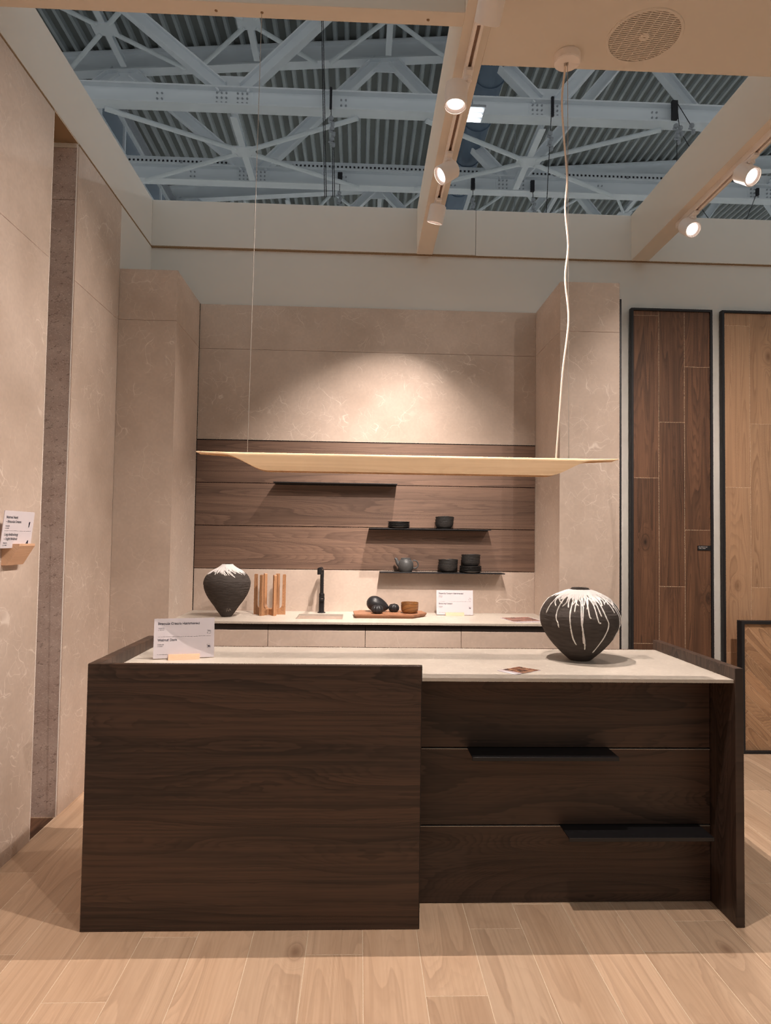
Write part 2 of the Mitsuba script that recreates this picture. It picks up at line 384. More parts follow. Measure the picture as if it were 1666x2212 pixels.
# ventilation duct and sprinkler pipe, along the hall
dk = thing('ventilation_duct', 'dark round ventilation duct beside the middle track beam', 'duct')
part(dk, 'pipe', tube([(2.78, 12, 12.0), (2.78, 26, 12.0)], .36, 28), DUCT, 40)
for y in (13, 14.6, 16.2, 17.8, 19.4): part(dk, 'joint_ring', tube([(2.78, y, 12.0), (2.78, y + .06, 12.0)], .385, 28), DUCT, 40)
solo('sprinkler_pipe', tube([(2.33, 11, 11.75), (2.33, 25, 11.75)], .035, 8), STEEL2, 'thin pale sprinkler pipe running beside the dark round duct', 'pipe', 30)

def high_bay(x, y, z, label, n=3, power=3.0):
    h = thing('high_bay_lamp', label, 'lamp')
    part(h, 'housing', box(x - .24, x + .24, y - .23, y + .23, z + .05, z + .10, .01), BOLT)
    part(h, 'hanger', tube([(x, y, z + .09), (x, y, chord_z(x) + .60)], .012, 6), BOLT)
    for k in range(n):
        yy = y - .16 + k * .16
        part(h, 'light_bar', box(x - .2, x + .2, yy - .034, yy + .034, z, z + .02, .004), WHITE, emitter=glow(np.array((.95, 1.0, 1.0)) * power, .2 if power > 50 else .03))
high_bay(2.13, 13.0, 9.92, 'glowing white three-bar high-bay lamp beside the straight-down track spot', power=4.0)
for i, (x, y) in enumerate(((-9, 19.5), (4.5, 19.5), (15, 19.5), (-9, 30.5), (3, 30.5), (15, 30.5))):  # unseen lamps added so the floor bounce brightens the roof
    high_bay(x, y, 9.92, ('added unseen high-bay lamp, left row behind the back wall, nearer one', 'added unseen high-bay lamp, middle row behind the back wall, nearer one', 'added unseen high-bay lamp, right row behind the back wall, nearer one', 'added unseen high-bay lamp, left row behind the back wall, farther one', 'added unseen high-bay lamp, middle row behind the back wall, farther one', 'added unseen high-bay lamp, right row behind the back wall, farther one')[i], power=800.0)

# rigging hanging from the trusses
def hoist(name, label, strands, clamps, strap=None, r=.008):
    h = thing('hoist_cable' if not name else name, label, 'cable', 'hoist cables hanging from the trusses')
    for p in strands: part(h, 'cable', tube(p, r, 6), RIG)
    for c in clamps:
        part(h, 'clamp', cat([trimesh.creation.icosphere(1, .055).apply_translation(c), trimesh.creation.icosphere(1, .045).apply_translation(V(*c) + V(.03, 0, -.14)),
                              tube([V(*c) + V(-.07, 0, -.06), V(*c) + V(.07, 0, -.1)], .02, 6)]), BOLT)
    if strap is not None: part(h, 'strap', box(*strap), RIG)
hoist('', 'pair of long dark cables hanging left of the middle beam, reaching above the nearest truss', [[(-1.0, 13.84, 13.84), (-.815, 13.84, 8.6)], [(-1.03, 13.84, 13.84), (-.85, 13.84, 8.6)]], [])
hoist('', 'clamped chain hoist cable hanging from the nearest truss left of the middle beam', [[(-.76, 13.84, 10.95), (-.74, 13.83, 10.2)], [(-.72, 13.83, 10.2), (-.68, 13.83, 8.6)], [(-.70, 13.83, 10.3), (-.64, 13.83, 8.6)]], [(-.74, 13.83, 10.3), (-.72, 13.83, 10.08), (-.72, 13.83, 9.85)], (-.78, -.73, 13.80, 13.86, 10.5, 10.97, .01))
hoist('', 'thin dark cable with a clamp hanging from the nearest truss beside the pendant cord', [[(4.0, 13.84, 10.95), (3.95, 13.83, 10.1)], [(3.95, 13.83, 10.1), (3.87, 13.83, 8.3)]], [(3.95, 13.83, 10.15), (3.95, 13.83, 9.95)], (3.97, 4.03, 13.80, 13.86, 10.52, 10.96, .01))
hoist('', 'black strap with spread cables on the nearest truss close to the right beam', [[(6.72, 13.83, 10.95), (6.78, 13.83, 10.35)], [(6.72, 13.83, 10.95), (7.03, 13.83, 10.45)], [(6.72, 13.83, 10.3), (6.72, 13.83, 9.2)], [(6.8, 13.83, 10.3), (7.4, 13.83, 9.3)]],
      [(6.70, 13.83, 10.42), (6.80, 13.83, 10.38), (7.05, 13.83, 10.44), (6.73, 13.83, 10.2)], (6.6, 6.73, 13.78, 13.86, 10.55, 10.97, .01))
hoist('', 'black strap and short clamped cable on the second truss left of the middle beam', [[(-.65, 16.86, 10.7), (-.66, 16.8, 9.6)]], [(-.66, 16.8, 10.25), (-.66, 16.8, 10.05)], (-.71, -.59, 16.82, 16.91, 10.58, 10.82, .01))
hoist('', 'short cable with black clamp under the second truss right of the last mid-track spot', [[(2.8, 16.86, 10.8), (2.79, 16.8, 9.6)]], [(2.79, 16.8, 10.2), (2.79, 16.8, 10.0)], (2.75, 2.85, 16.84, 16.92, 10.5, 10.8, .01))
hoist('', 'short cable with black clamp under the second truss left of the pendant cord', [[(4.36, 16.86, 10.8), (4.37, 16.8, 9.6)]], [(4.37, 16.8, 10.25), (4.37, 16.8, 10.05)], (4.31, 4.41, 16.84, 16.92, 10.5, 10.8, .01))
hoist('', 'slanting dark cable crossing between the two right track spots', [[(8.5, 16.88, 10.7), (9.2, 16.86, 9.7)]], [], (8.46, 8.54, 16.84, 16.91, 10.6, 10.8, .01))
hoist('', 'slanting dark cable right of the upper right track spot', [[(10.36, 16.88, 10.7), (9.95, 16.86, 9.7)]], [], (10.32, 10.4, 16.84, 16.91, 10.6, 10.8, .01))

# ------------------------------------------------------------------ booth shell
ZC, ZT = 3.455, 3.79
fl = tag('floor', 'light oak-look plank tile floor with pale joints', kind='structure')
scene[fl] = ply(box(-2.1, 6.2, -2.2, 4.8, -.06, -.0004, .001), GROUT)
PW, PL = .195, 1.172
joint = {-2: 2.904, -1: 2.904, 0: 2.351, 1: 2.60, 2: 2.113, 3: 2.442, 6: 2.335, 8: 2.122, 9: 2.478, 10: 2.638, 12: 2.335, 13: 2.517, 4: 2.77, 5: 2.55, 7: 2.75, 11: 2.88}
for k in range(-1, 26):
    x0 = -1.332 + PW * k if k >= 0 else -1.503
    x1 = -1.332 + PW * (k + 1)
    yj = joint.get(k, 2.0 + rng.random() * PL)
    y = yj - PL * math.ceil((yj + .4) / PL)
    while y < 4.7:
        a, b = max(y, -.6), min(y + PL, 4.7)
        if b - a > .02:
            m = box(x0 + .0013, x1 - .0013, a + .0013, b - .0013, -.02, 0, .0003)
            part(fl, 'plank', m, OAK, uv=grain_uv(m, Y, X))
        y += PL
for i, (a, b) in enumerate(((-1.66, -1.505), (-1.82, -1.662))):
    m = box(a, b, 3.19, 3.455, -.02, 0.0005)
    part(fl, 'plank', m, BOARD_D, uv=grain_uv(m, Y, X), label='dark walnut plank on the floor of the wall recess')

wl = tag('wall_left', 'left booth wall clad in cream stone slabs with a brown stone recess', kind='structure')
scene[wl] = ply(cat([box(-1.75, -1.514, -1.0, 3.185, 0, ZC, .001), box(-1.75, -1.514, 3.475, 4.066, 0, ZC, .001), box(-1.75, -1.502, 4.0685, 4.8, 0, ZC, .001), box(-2.0, -1.95, 3.1, 3.6, 0, ZC, .001)]), PAINT)
part(wl, 'fascia', box(-1.75, -1.5, -1.0, 4.69, ZC + .008, ZT, .002), PAINT)
part(wl, 'shadow_gap', box(-1.7, -1.5005, -1.0, 4.69, ZC - .002, ZC + .008, .0003), GAP)
for (a, b) in ((-1.0, -.41), (-.408, .79), (.792, 1.99), (1.992, 3.19), (3.4745, 4.0995)):
    part(wl, 'stone_slab', box(-1.514, -1.5, a, b, 0, 2.735, .001), CREAM)
    part(wl, 'stone_slab', box(-1.514, -1.5, a, b, 2.7365, ZC - .004, .001), CREAM)
part(wl, 'edge_strip', box(-1.504, -1.4985, 3.1885, 3.1925, 0, ZC - .004, .001), WHITE)
part(wl, 'edge_strip', box(-1.504, -1.4985, 3.457, 3.461, 0, ZC - .004, .0008), WHITE)
part(wl, 'recess_slab', box(-1.95, -1.5045, 3.458, 3.474, .0, 3.153, .001), NICHE, label='brown limestone slab in the recess')
part(wl, 'recess_slab', box(-1.95, -1.5045, 3.458, 3.474, 3.155, 3.43, .001), NICHE, label='brown limestone slab in the recess')
part(wl, 'recess_trim', box(-1.95, -1.5045, 3.455, 3.474, 3.4315, ZC, .001), PAINT_C)
part(wl, 'recess_soffit', box(-1.96, -1.5, 3.19, 3.47, ZC, ZC + .006, .001), PAINT_C)

wb = tag('wall_back', 'off-white painted back wall of the booth with a fascia above', kind='structure')
scene[wb] = ply(box(-1.75, 6.2, 4.70, 4.82, 0, ZC, .001), PAINT)
part(wb, 'fascia', box(-1.5, .8, 4.685, 4.82, ZC + .006, ZT, .002), PAINT)
part(wb, 'fascia', box(.803, 6.2, 4.685, 4.82, ZC + .002, ZT, .002), PAINT)
part(wb, 'shadow_gap', box(-1.5, 6.2, 4.6865, 4.80, ZC - .004, ZC + .006, .0003), GAP)
part(wb, 'stone_slab', box(-1.146, 1.24, 4.68, 4.702, 2.093, 2.735, .001), CREAM, label='cream veined stone slab above the walnut panelling')
part(wb, 'stone_slab', box(-1.146, 1.24, 4.68, 4.702, 2.7365, 3.052, .001), CREAM, label='cream veined stone slab above the walnut panelling')
part(wb, 'stone_slab', box(-1.144, 1.24, 4.682, 4.702, .88, 1.194, .001), CREAM, label='cream stone backsplash behind the worktop')
part(wb, 'metal_edge', box(-1.1465, 1.24, 4.676, 4.70, 2.0925, 2.0955, .0005), BLACK)
for a, b in ((1.7955, 2.091), (1.4965, 1.7915), (1.1975, 1.4925)):
    m = box(-1.145, 1.24, 4.68, 4.702, a, b, .001)
    part(wb, 'wood_panel', m, WALNUT_L, uv=grain_uv(m, X, Z), label='brown walnut wall board with horizontal grain')
part(wb, 'joint_backing', box(-1.146, 1.24, 4.69, 4.701, 1.19, 2.09, .0005), INNER)
part(wb, 'side_joint', box(-1.149, -1.1455, 4.672, 4.70, .9, 3.052, .0005), EDGE)

wr = tag('added_wall_right', 'unseen white partition added at the far right to block hall light', kind='structure')
scene[wr] = ply(box(6.2, 6.32, -.5, 4.82, 0, ZT, .002), PAINT)  # unseen wall added to hold hall light off the booth
wf = tag('added_wall_front', 'unseen white partition added across the aisle to block hall light', kind='structure')
scene[wf] = ply(box(-6, 9, -4.6, -4.48, 0, ZT, .002), PAINT)  # added behind the camera, unseen, to keep ambient light low

ce = tag('ceiling', 'open booth ceiling of white painted beams and a solid panel', kind='structure')
grc, grr = (1.115, 2.568), .150
panel = sg.box(.49, 1.0, 3.2, 2.765).difference(sg.Point(*grc).buffer(grr - .012, 48))
scene[ce] = prism(panel, ZT - ZC, (0, 0, ZC)) and ply(prism(panel, ZT - ZC, (0, 0, ZC)), PAINT_C)
part(ce, 'beam', box(-1.5, .377, 2.487, 2.56, ZC, ZT, .002), PAINT_C, label='white cross beam over the front left of the opening')
part(ce, 'beam', box(.377, .49, -1.0, 4.684, ZC, ZT, .002), PAINT_C, label='white beam in the middle carrying a track rail')
part(ce, 'beam', box(1.935, 2.062, 2.75, 4.684, ZC, ZT, .002), PAINT_C, label='white beam on the right carrying a track rail')
part(ce, 'screw_hole', cat([trimesh.creation.cylinder(.006, .002, sections=10).apply_translation((x, 2.53, ZC - .0005)) for x in (-.588, -.411, .237)]), GAP)

# ------------------------------------------------------------------ tiled columns
def column(x0, x1, inner, label):
    c = thing('stone_column', label, 'column')
    part(c, 'core', box(x0 + .012, x1 - .012, 4.114, 4.698, 0, 3.045, .001), INNER)
    for a, b in ((0, 2.7385), (2.74, 3.055)):
        part(c, 'front_slab', box(x0, x1, 4.10, 4.1135, a, b, .001), CREAM)
        if inner > 0: part(c, 'side_slab', box(x1 - .0125, x1, 4.114, 4.684, a, b, .001), CREAM)
        else: part(c, 'side_slab', box(x0, x0 + .0125, 4.114, 4.684, a, b, .001), CREAM)
    part(c, 'top_slab', box(x0 + .013, x1 - .013, 4.114, 4.69, 3.043, 3.053, .001), CREAM)
column(-1.5, -1.147, 1, 'cream stone clad column in the left corner between left wall and worktop')
column(1.241, 1.62, -1, 'cream stone clad column right of the worktop behind the round vase')
solo('dark_side_panel', box(1.621, 1.645, 4.13, 4.68, 0, 2.965, .002), FRAME, 'slim tall black panel along the right side of the right column', 'panel')

# ------------------------------------------------------------------ display boards
def display_board(x0, x1, ztop, yf, label, mat, starts, label_planks):
    b = thing('sample_board', label, 'sample board', 'tall framed sample boards')
    t = .018
    part(b, 'frame', cat([box(x0, x0 + t, yf, yf + .04, 0, ztop, .002), box(x1 - t, x1, yf, yf + .04, 0, ztop, .002), box(x0, x1, yf, yf + .04, ztop - t, ztop, .002), box(x0, x1, yf, yf + .04, 0, t, .002)]), FRAME)
    part(b, 'backing', box(x0 + t, x1 - t, yf + .0112, yf + .039, t, ztop - t, .0005), GROUT)
    n = 3; w = (x1 - x0 - 2 * t) / n
    for k in range(n):
        xa = x0 + t + k * w
        z = starts[k]
        while z > 0: z -= PL
        while z < ztop - t:
            a, c = max(z, t), min(z + PL, ztop - t)
            if c - a > .015:
                m = box(xa + .001, xa + w - .001, yf + .010, yf + .0111, a + .001, c - .001, .0003)
                part(b, 'plank', m, mat, uv=grain_uv(m, Z, X))
            z += PL
    return b
display_board(1.922, 2.518, 3.10, 4.65, 'tall black-framed sample board of dark walnut planks beside the right column', BOARD_D, (3.049, 2.279, 2.682), '')
display_board(2.587, 3.19, 3.10, 4.65, 'tall black-framed sample board of light honey planks at the right edge', BOARD_L, (2.992, 2.28, 2.62), '')
pq = thing('name_plaque', 'small black plaque with white lettering on the dark walnut sample board', 'plaque')
part(pq, 'plate', box(2.404, 2.497, 4.653, 4.6605, 1.366, 1.400, .001), BLACK)
def put_text(parent, text, h, origin, axes, mat=None, depth=.0006, name='lettering', sx=1.0, bold=False):
    m = meshkit.text_mesh(text, h, depth, bold)
    v = np.asarray(m.vertices) * [sx, 1, 1]
    m = trimesh.Trimesh(v @ np.array(axes, float) + origin, m.faces, process=False)
    return part(parent, name, m, mat or INK, kind=None)
put_text(pq, 'LOG ANTHOLOGY', .0058, V(2.407, 4.653, 1.388), (X, Z, -Y), INK_W)
put_text(pq, '– Walnut Dark', .0058, V(2.407, 4.653, 1.378), (X, Z, -Y), INK_W)

hb = thing('sample_board', 'low black-framed herringbone wood sample board standing at the right edge', 'sample board')
hx0, hx1, hy, hz = 2.605, 3.25, 4.46, .893
part(hb, 'frame', cat([box(hx0, hx0 + .022, hy, hy + .06, 0, hz, .002), box(hx1 - .022, hx1, hy, hy + .06, 0, hz, .002), box(hx0, hx1, hy, hy + .06, hz - .022, hz, .002), box(hx0, hx1, hy, hy + .06, 0, .018, .002)]), FRAME)
part(hb, 'backing', box(hx0 + .02, hx1 - .02, hy + .0252, hy + .055, .017, hz - .02, .001), GROUT)
win = sg.box(hx0 + .022, .018, hx1 - .022, hz - .022)
hw, hl = .0667, .40
ca = math.cos(math.radians(45)); ctr = (hx0 + .060, .47)
for i in range(-14, 15):
    for j in range(-3, 4):
        # classic herringbone: stair of horizontal and vertical planks, turned by 45 degrees
        bx, by = i * hw + j * 2 * hl * 0 + j * hl, i * hw - j * hl
        for q, kind in ((sg.box(bx, by, bx + hl, by + hw), 0), (sg.box(bx - hw, by, bx, by + hl), 1)):
            q = affinity.translate(affinity.scale(affinity.rotate(q.buffer(-.0008, join_style=2), 45, origin=(0, 0)), 1, -1, origin=(0, 0)), *ctr)
            q = q.intersection(win)
            if q.is_empty or q.area < 2e-4 or q.geom_type != 'Polygon': continue
            m = prism(q, .0012, (0, hy + .0252, 0), (X, Z, -Y))
            d = V(ca, 0, -ca) if kind == 0 else V(-ca, 0, -ca)
            part(hb, 'plank', m, HERR, uv=grain_uv(m, d, V(-d[2], 0, d[0])))

# ------------------------------------------------------------------ back counter
WT = .905
wt_poly = sg.box(-1.145, 4.085, 1.24, 4.681).difference(sg.box(-.397, 4.245, -.101, 4.522))
solo('worktop', prism(wt_poly, .0125, (0, 0, WT - .0125)), TOP, 'cream hammered stone worktop along the back wall', 'worktop')
sk = thing('kitchen_sink', 'rectangular stone sink sunk into the back worktop below the black tap', 'sink')
part(sk, 'basin', cat([box(-.409, -.397, 4.24, 4.53, .72, WT - .0128, .001), box(-.101, -.089, 4.24, 4.53, .72, WT - .0128, .001), box(-.397, -.101, 4.233, 4.245, .72, WT - .0128, .001),
                       box(-.397, -.101, 4.522, 4.534, .72, WT - .0128, .001), box(-.397, -.101, 4.245, 4.522, .72, .735, .001)]), CREAM)
part(sk, 'drain', trimesh.creation.cylinder(.035, .004, sections=24).apply_translation((-.25, 4.44, .737)), BOLT)
cabx = (-1.145, -.548, .044, .633, 1.238)
cl = ('base cabinet with a cream stone front nearest the left column', 'base cabinet with a cream stone front under the sink', 'base cabinet with a cream stone front under the wooden tray', 'base cabinet with a cream stone front nearest the right column')
for i in range(4):
    c = thing('base_cabinet', cl[i], 'cabinet', 'base cabinets under the back worktop')
    a, b = cabx[i], cabx[i + 1]
    zt = .715 if i == 1 else .8915
    part(c, 'body', cat([box(a + .001, b - .001, 4.13, 4.675, .1, zt, .001), box(a + .001, b - .001, 4.16, 4.2, .1, .8915, .001)]), INNER)
    part(c, 'recessed_grip', box(a + .001, b - .001, 4.105, 4.12, .856, .8915, .001), EDGE, label='dark recessed grip channel')
    part(c, 'door', box(a + .0015, b - .0015, 4.10, 4.119, .1, .853, .001), CREAM)
    part(c, 'plinth', box(a + .001, b - .001, 4.17, 4.6, 0, .099, .001), INNER)

def shelf(x0, x1, z, label):
    s = thing('wall_shelf', label, 'shelf', 'thin black wall shelves')
    part(s, 'plate', box(x0, x1, 4.56, 4.681, z - .005, z, .0008), BLACK)
    part(s, 'front_lip', box(x0, x1, 4.558, 4.5625, z - .0065, z, .0008), BLACK)
    part(s, 'wall_flange', box(x0, x1, 4.677, 4.6805, z - .011, z - .004, .0008), BLACK)
shelf(-.595, .254, 1.796, 'highest thin black metal shelf, empty, below the wooden pendant')
shelf(.064, .905, 1.490, 'middle thin black metal shelf holding a plate stack and a bowl stack')
shelf(.143, 1.003, 1.190, 'lowest thin black metal shelf holding the teapot and two stacks')

# ------------------------------------------------------------------ island
IX0, IX1, IY0, IY1, IT, IP = -.977, 1.447, 2.476, 3.14, .907, .951
isl = thing('kitchen_island', 'dark walnut kitchen island with a large front panel and three drawers', 'kitchen island')
m = box(IX0, .237, IY0, IY0 + .022, .0, IP, .0015); part(isl, 'front_panel', m, WALNUT, uv=grain_uv(m, X, Z))
m = box(IX0, IX0 + .04, IY0 + .0225, IY1 + .03, 0, IP, .0015); part(isl, 'side_panel', m, WALNUT, uv=grain_uv(m, Z, Y))
m = box(IX1 - .032, IX1, IY0 - .008, IY1 + .03, 0, IP, .0015); part(isl, 'side_panel', m, WALNUT, uv=grain_uv(m, Z, Y))
m = box(IX0 + .041, IX1 - .033, IY1 + .008, IY1 + .03, 0, IP - .045, .001); part(isl, 'back_panel', m, WALNUT, uv=grain_uv(m, X, Z))
part(isl, 'carcass', cat([box(IX0 + .041, .2365, IY0 + .023, IY1 + .007, .0, .893, .001), box(.237, IX1 - .033, 2.672, IY1 + .007, 0.0, .893, .001)]), INNER)
part(isl, 'panel_edge', box(.2372, .2392, IY0 + .001, IY0 + .022, 0.0, IP, .0005), EDGE)
for a, b in ((.003, .2965), (.3025, .5965), (.6025, .893)):
    d = part(isl, 'drawer', None or box(.240, IX1 - .034, 2.648, 2.671, a, b, .0012), WALNUT, uv=grain_uv(box(.240, IX1 - .034, 2.648, 2.671, a, b, .0012), X, Z))
    if a < .59:
        x0, x1 = (.438, 1.000) if a > .2 else (.808, 1.366)
        part(d, 'handle', cat([box(x0, x1, 2.530, 2.67, b - .0005, b + .0045, .0008), box(x0, x1, 2.530, 2.535, b - .010, b + .0045, .0008)]), BLACK, label='black metal ledge handle')
        part(d, 'top_edge', box(.241, IX1 - .035, 2.6465, 2.671, b - .002, b + .0003, .0003), WIRE)
solo('island_worktop', box(IX0 + .0405, IX1 - .0325, IY0 + .0225 , IY1 + .007, IT - .0125, IT, .001) if False else
     prism(sg.Polygon([(IX0 + .0405, IY0 + .0225), (.2395, IY0 + .0225), (.2395, IY0 + .001), (IX1 - .0325, IY0 + .001), (IX1 - .0325, IY1 + .0075), (IX0 + .0405, IY1 + .0075)]), .0125, (0, 0, IT - .0125)),
     TOP, 'cream hammered stone worktop of the dark island, one edge exposed above the drawers', 'worktop')

# ------------------------------------------------------------------ vases
def vase_profile(outer, wall=.008, depth=.7):
    o = spline(outer, 8)
    inner = [(max(r - wall, .004), z) for r, z in o[::-1] if z > o[-1][1] * (1 - depth)]
    return np.vstack([[(0, o[0][1])], o, inner, [(0, inner[-1][1])]])

def vase_radius(outer, z):
    o = spline(outer, 8); return np.interp(z, o[:, 1], o[:, 0])

def drip(center, outer, path, r0):
    """a run of glaze: path of (angle in degrees, height), as a flattened bead on the surface"""
    p = spline(path, 6)
    pts = [V(*center) + V(math.cos(math.radians(a)) * (vase_radius(outer, z) - .0005), math.sin(math.radians(a)) * (vase_radius(outer, z) - .0005), z) for a, z in p]
    n = len(pts); rr = r0 * (.8 + .45 * rng.random(n)); rr[-1] *= .6
    return tube(pts, rr, 7)

# round dripping vase on the island
C2 = V(.962, 2.877, IT)
O2 = [(.046, .0), (.052, .004), (.066, .016), (.0925, .039), (.1155, .062), (.135, .085), (.1515, .108), (.164, .131), (.1735, .154), (.177, .177), (.1752, .2), (.162, .231), (.1387, .260), (.122, .272), (.096, .285), (.0675, .297), (.044, .304), (.036, .309)]
O2 = [(r * .957, z) for r, z in O2]
v2 = thing('vase', 'large round charcoal clay vase with white glaze drips standing on the island', 'vase')
def lumpy(mesh, c, amp, seed):
    v = np.asarray(mesh.vertices) - c
    nrm = v[:, :2] / np.maximum(np.linalg.norm(v[:, :2], axis=1, keepdims=True), 1e-6)
    d = (meshkit.fbm(v * [9, 9, 40], 3, seed) - .5) * amp
    v[:, :2] += nrm * d[:, None]
    return trimesh.Trimesh(v + c, mesh.faces, process=False)
part(v2, 'body', lumpy(lathe(vase_profile(O2), 96, C2), C2, .003, 4), CLAY, True)
def cap(c, outer, zlow, zhigh, off, seed, n=160, k=14):
    """jagged glaze collar following the shoulder"""
    a = np.arange(n) * 2 * np.pi / n
    low = zlow + (zhigh - zlow) * .42 * (meshkit.fbm(np.column_stack([np.cos(a) * 3.2, np.sin(a) * 3.2, a * 0]), 4, seed) - .5) * 2
    low = np.minimum(low + .006 * np.sin(a * 23), zhigh - .004)
    v = []
    for i in range(k):
        z = low + (zhigh - low) * i / (k - 1)
        r = vase_radius(outer, z) + off * (min(1, i / 1.5) if i < 2 else 1) - (.0006 if i == 0 else 0)
        v.append(np.column_stack([r * np.cos(a), r * np.sin(a), z]))
    v = np.vstack(v); f = []
    for i in range(k - 1):
        for j in range(n):
            b = (j + 1) % n
            f += [[i * n + j, i * n + b, (i + 1) * n + b], [i * n + j, (i + 1) * n + b, (i + 1) * n + j]]
    return trimesh.Trimesh(v + c, np.array(f), process=False)
part(v2, 'glaze_collar', cap(C2, O2, .276, .304, .0025, 3), GLAZE, True, label='white glaze collar round the neck')
F = 270  # the side that faces the aisle
runs = [[(F - 66, .272), (F - 72, .235), (F - 74, .195)], [(F - 47, .275), (F - 51, .245), (F - 53, .205), (F - 52, .175), (F - 50, .165), (F - 49, .145)],
        [(F - 30, .272), (F - 31, .24), (F - 32, .20), (F - 31, .15), (F - 29, .105), (F - 25, .078)], [(F - 22, .270), (F - 25, .236), (F - 26, .21)],
        [(F - 16, .272), (F - 16.5, .22), (F - 16, .165), (F - 14.5, .148), (F - 13, .10), (F - 11.5, .085)], [(F - 13, .27), (F - 14, .20), (F - 15, .15), (F - 11, .10), (F - 8, .058)],
        [(F - 7, .27), (F - 6, .225), (F - 5, .195), (F - 3, .187)], [(F - 3, .268), (F + 3, .245), (F + 5, .21), (F + 6, .19), (F + 8, .172), (F + 11, .170)],
        [(F + 8, .268), (F + 10, .225), (F + 12, .20), (F + 13, .196)], [(F + 14, .27), (F + 16, .235), (F + 20, .19), (F + 24, .165), (F + 22, .12), (F + 17, .07), (F + 14, .043)],
        [(F + 18, .268), (F + 20, .243), (F + 17, .232)], [(F + 32, .272), (F + 36, .245), (F + 39, .215), (F + 40, .205)], [(F + 40, .272), (F + 47, .22), (F + 53, .17), (F + 55, .14), (F + 54, .10)],
        [(F + 46, .27), (F + 55, .21), (F + 62, .16), (F + 63, .15)], [(F + 52, .27), (F + 62, .235), (F + 66, .21)], [(F + 100, .27), (F + 105, .2), (F + 104, .12)], [(F + 140, .27), (F + 143, .18)],
        [(F + 180, .27), (F + 184, .15), (F + 182, .1)], [(F + 215, .27), (F + 213, .19)], [(F + 250, .27), (F + 252, .14)]]
runs = [[(a, z * 1.045) for a, z in q] for q in runs]
for q in runs: part(v2, 'glaze_run', drip(C2, O2, q, .0030), GLAZE, True)
part(v2, 'glaze_lace', cat([drip(C2, O2, [(F + a, .286), (F + a + rng.uniform(-4, 4), .276 - .5 * dz), (F + a + rng.uniform(-6, 6), .276 - dz)], .0028) for a, dz in zip(np.linspace(-64, 64, 26), rng.uniform(.01, .045, 26))]), GLAZE, True, kind='stuff')
part(v2, 'rim', lathe([(.028, .302), (.037, .302), (.038, .306), (.0365, .310), (.033, .3115), (.0295, .309), (.028, .302)], 40, C2), CLAY, True)

# tall-shouldered vase with a white cap on the back worktop
C1 = V(-.846, 4.335, WT + .0006)
O1 = [(.030, .0), (.036, .006), (.048, .022), (.0655, .046), (.081, .0695), (.099, .093), (.115, .117), (.129, .141), (.139, .165), (.146, .189), (.149, .212), (.146, .232), (.137, .252), (.126, .268), (.112, .280), (.0945, .292), (.0735, .304), (.0595, .312), (.0437, .3225), (.033, .332), (.029, .337)]
v1 = thing('vase', 'charcoal clay vase with a snowy white glazed cap on the back worktop', 'vase')
part(v1, 'body', lumpy(lathe(vase_profile(O1), 96, C1), C1, .002, 9), CLAY, True)
part(v1, 'glaze_collar', cap(C1, O1, .290, .335, .0028, 8, k=18), GLAZE, True, label='white glaze cap running down the shoulder')
st = []
for a, z0, z1, da in ((F - 60, .30, .268, -6), (F - 66, .30, .262, 3), (F - 40, .305, .283, -9), (F - 30, .31, .27, 8), (F - 22, .31, .268, 18), (F - 12, .31, .262, 22), (F - 2, .31, .275, 22), (F + 2, .305, .249, 30), (F + 10, .305, .284, 16),
                      (F + 18, .3, .27, 20), (F + 30, .305, .272, 22), (F + 40, .305, .276, 14), (F - 50, .305, .277, -5), (F + 6, .298, .258, 20), (F - 30, .3, .277, 10)):
    st.append([(a, z0), (a + da * .4, (z0 + z1) / 2 + .004), (a + da, z1)])
st = [[(a, z + .006) for a, z in q] for q in st]
for q in st: part(v1, 'glaze_run', drip(C1, O1, q, .0032), GLAZE, True)
lace = []
for a in np.linspace(-80, 80, 34):
    z0 = rng.uniform(.283, .300); da = rng.uniform(6, 20)
    lace.append([(F + a, z0 + .012), (F + a + da * .5, z0), (F + a + da, z0 - rng.uniform(.004, .018))])
part(v1, 'glaze_lace', cat([drip(C1, O1, q, .0026) for q in lace]), GLAZE, True, kind='stuff')
sig = [[(F + 4 + 4 * i, .045 + .01 * math.sin(i * 2.1)), (F + 6 + 4 * i, .052 - .008 * math.cos(i * 1.7)), (F + 8 + 4 * i, .043)] for i in range(8)]
part(v1, 'scratched_mark', cat([drip(C1, O1, q, .0008) for q in sig]), WIRE, kind='stuff')

# ------------------------------------------------------------------ things on the back worktop
rk = thing('bottle_rack', 'wooden candle-holder rack with six upright prongs beside the capped vase', 'rack')
RC = V(-.590, 4.475, WT)
for k, a in enumerate((2, 64, 117, 178, 243, 297)):
    d = V(math.cos(math.radians(a)), math.sin(math.radians(a)), 0); n = np.cross(Z, d)
    arc = [(.078 - .03 * math.cos(t), .028 + .03 - .03 * math.sin(t)) for t in np.linspace(math.pi / 2, 0, 7)]
    arc = [(.052 + .030 * math.sin(t), .068 - .030 * math.cos(t)) for t in np.linspace(0, math.pi / 2, 8)]
    g = sg.Polygon([(.0, 0), (.104, 0), (.104, .262), (.101, .266), (.086, .266), (.083, .262)] + arc[::-1] + [(0, .038)])
    m = prism(g, .019, RC - n * .0095, (d, Z, np.cross(d, Z)))
    m.apply_translation(n * .0095 - np.cross(d, Z) * .0095 + n * 0)
    part(rk, 'prong', m, CHERRY, uv=grain_uv(m, Z, d + n))

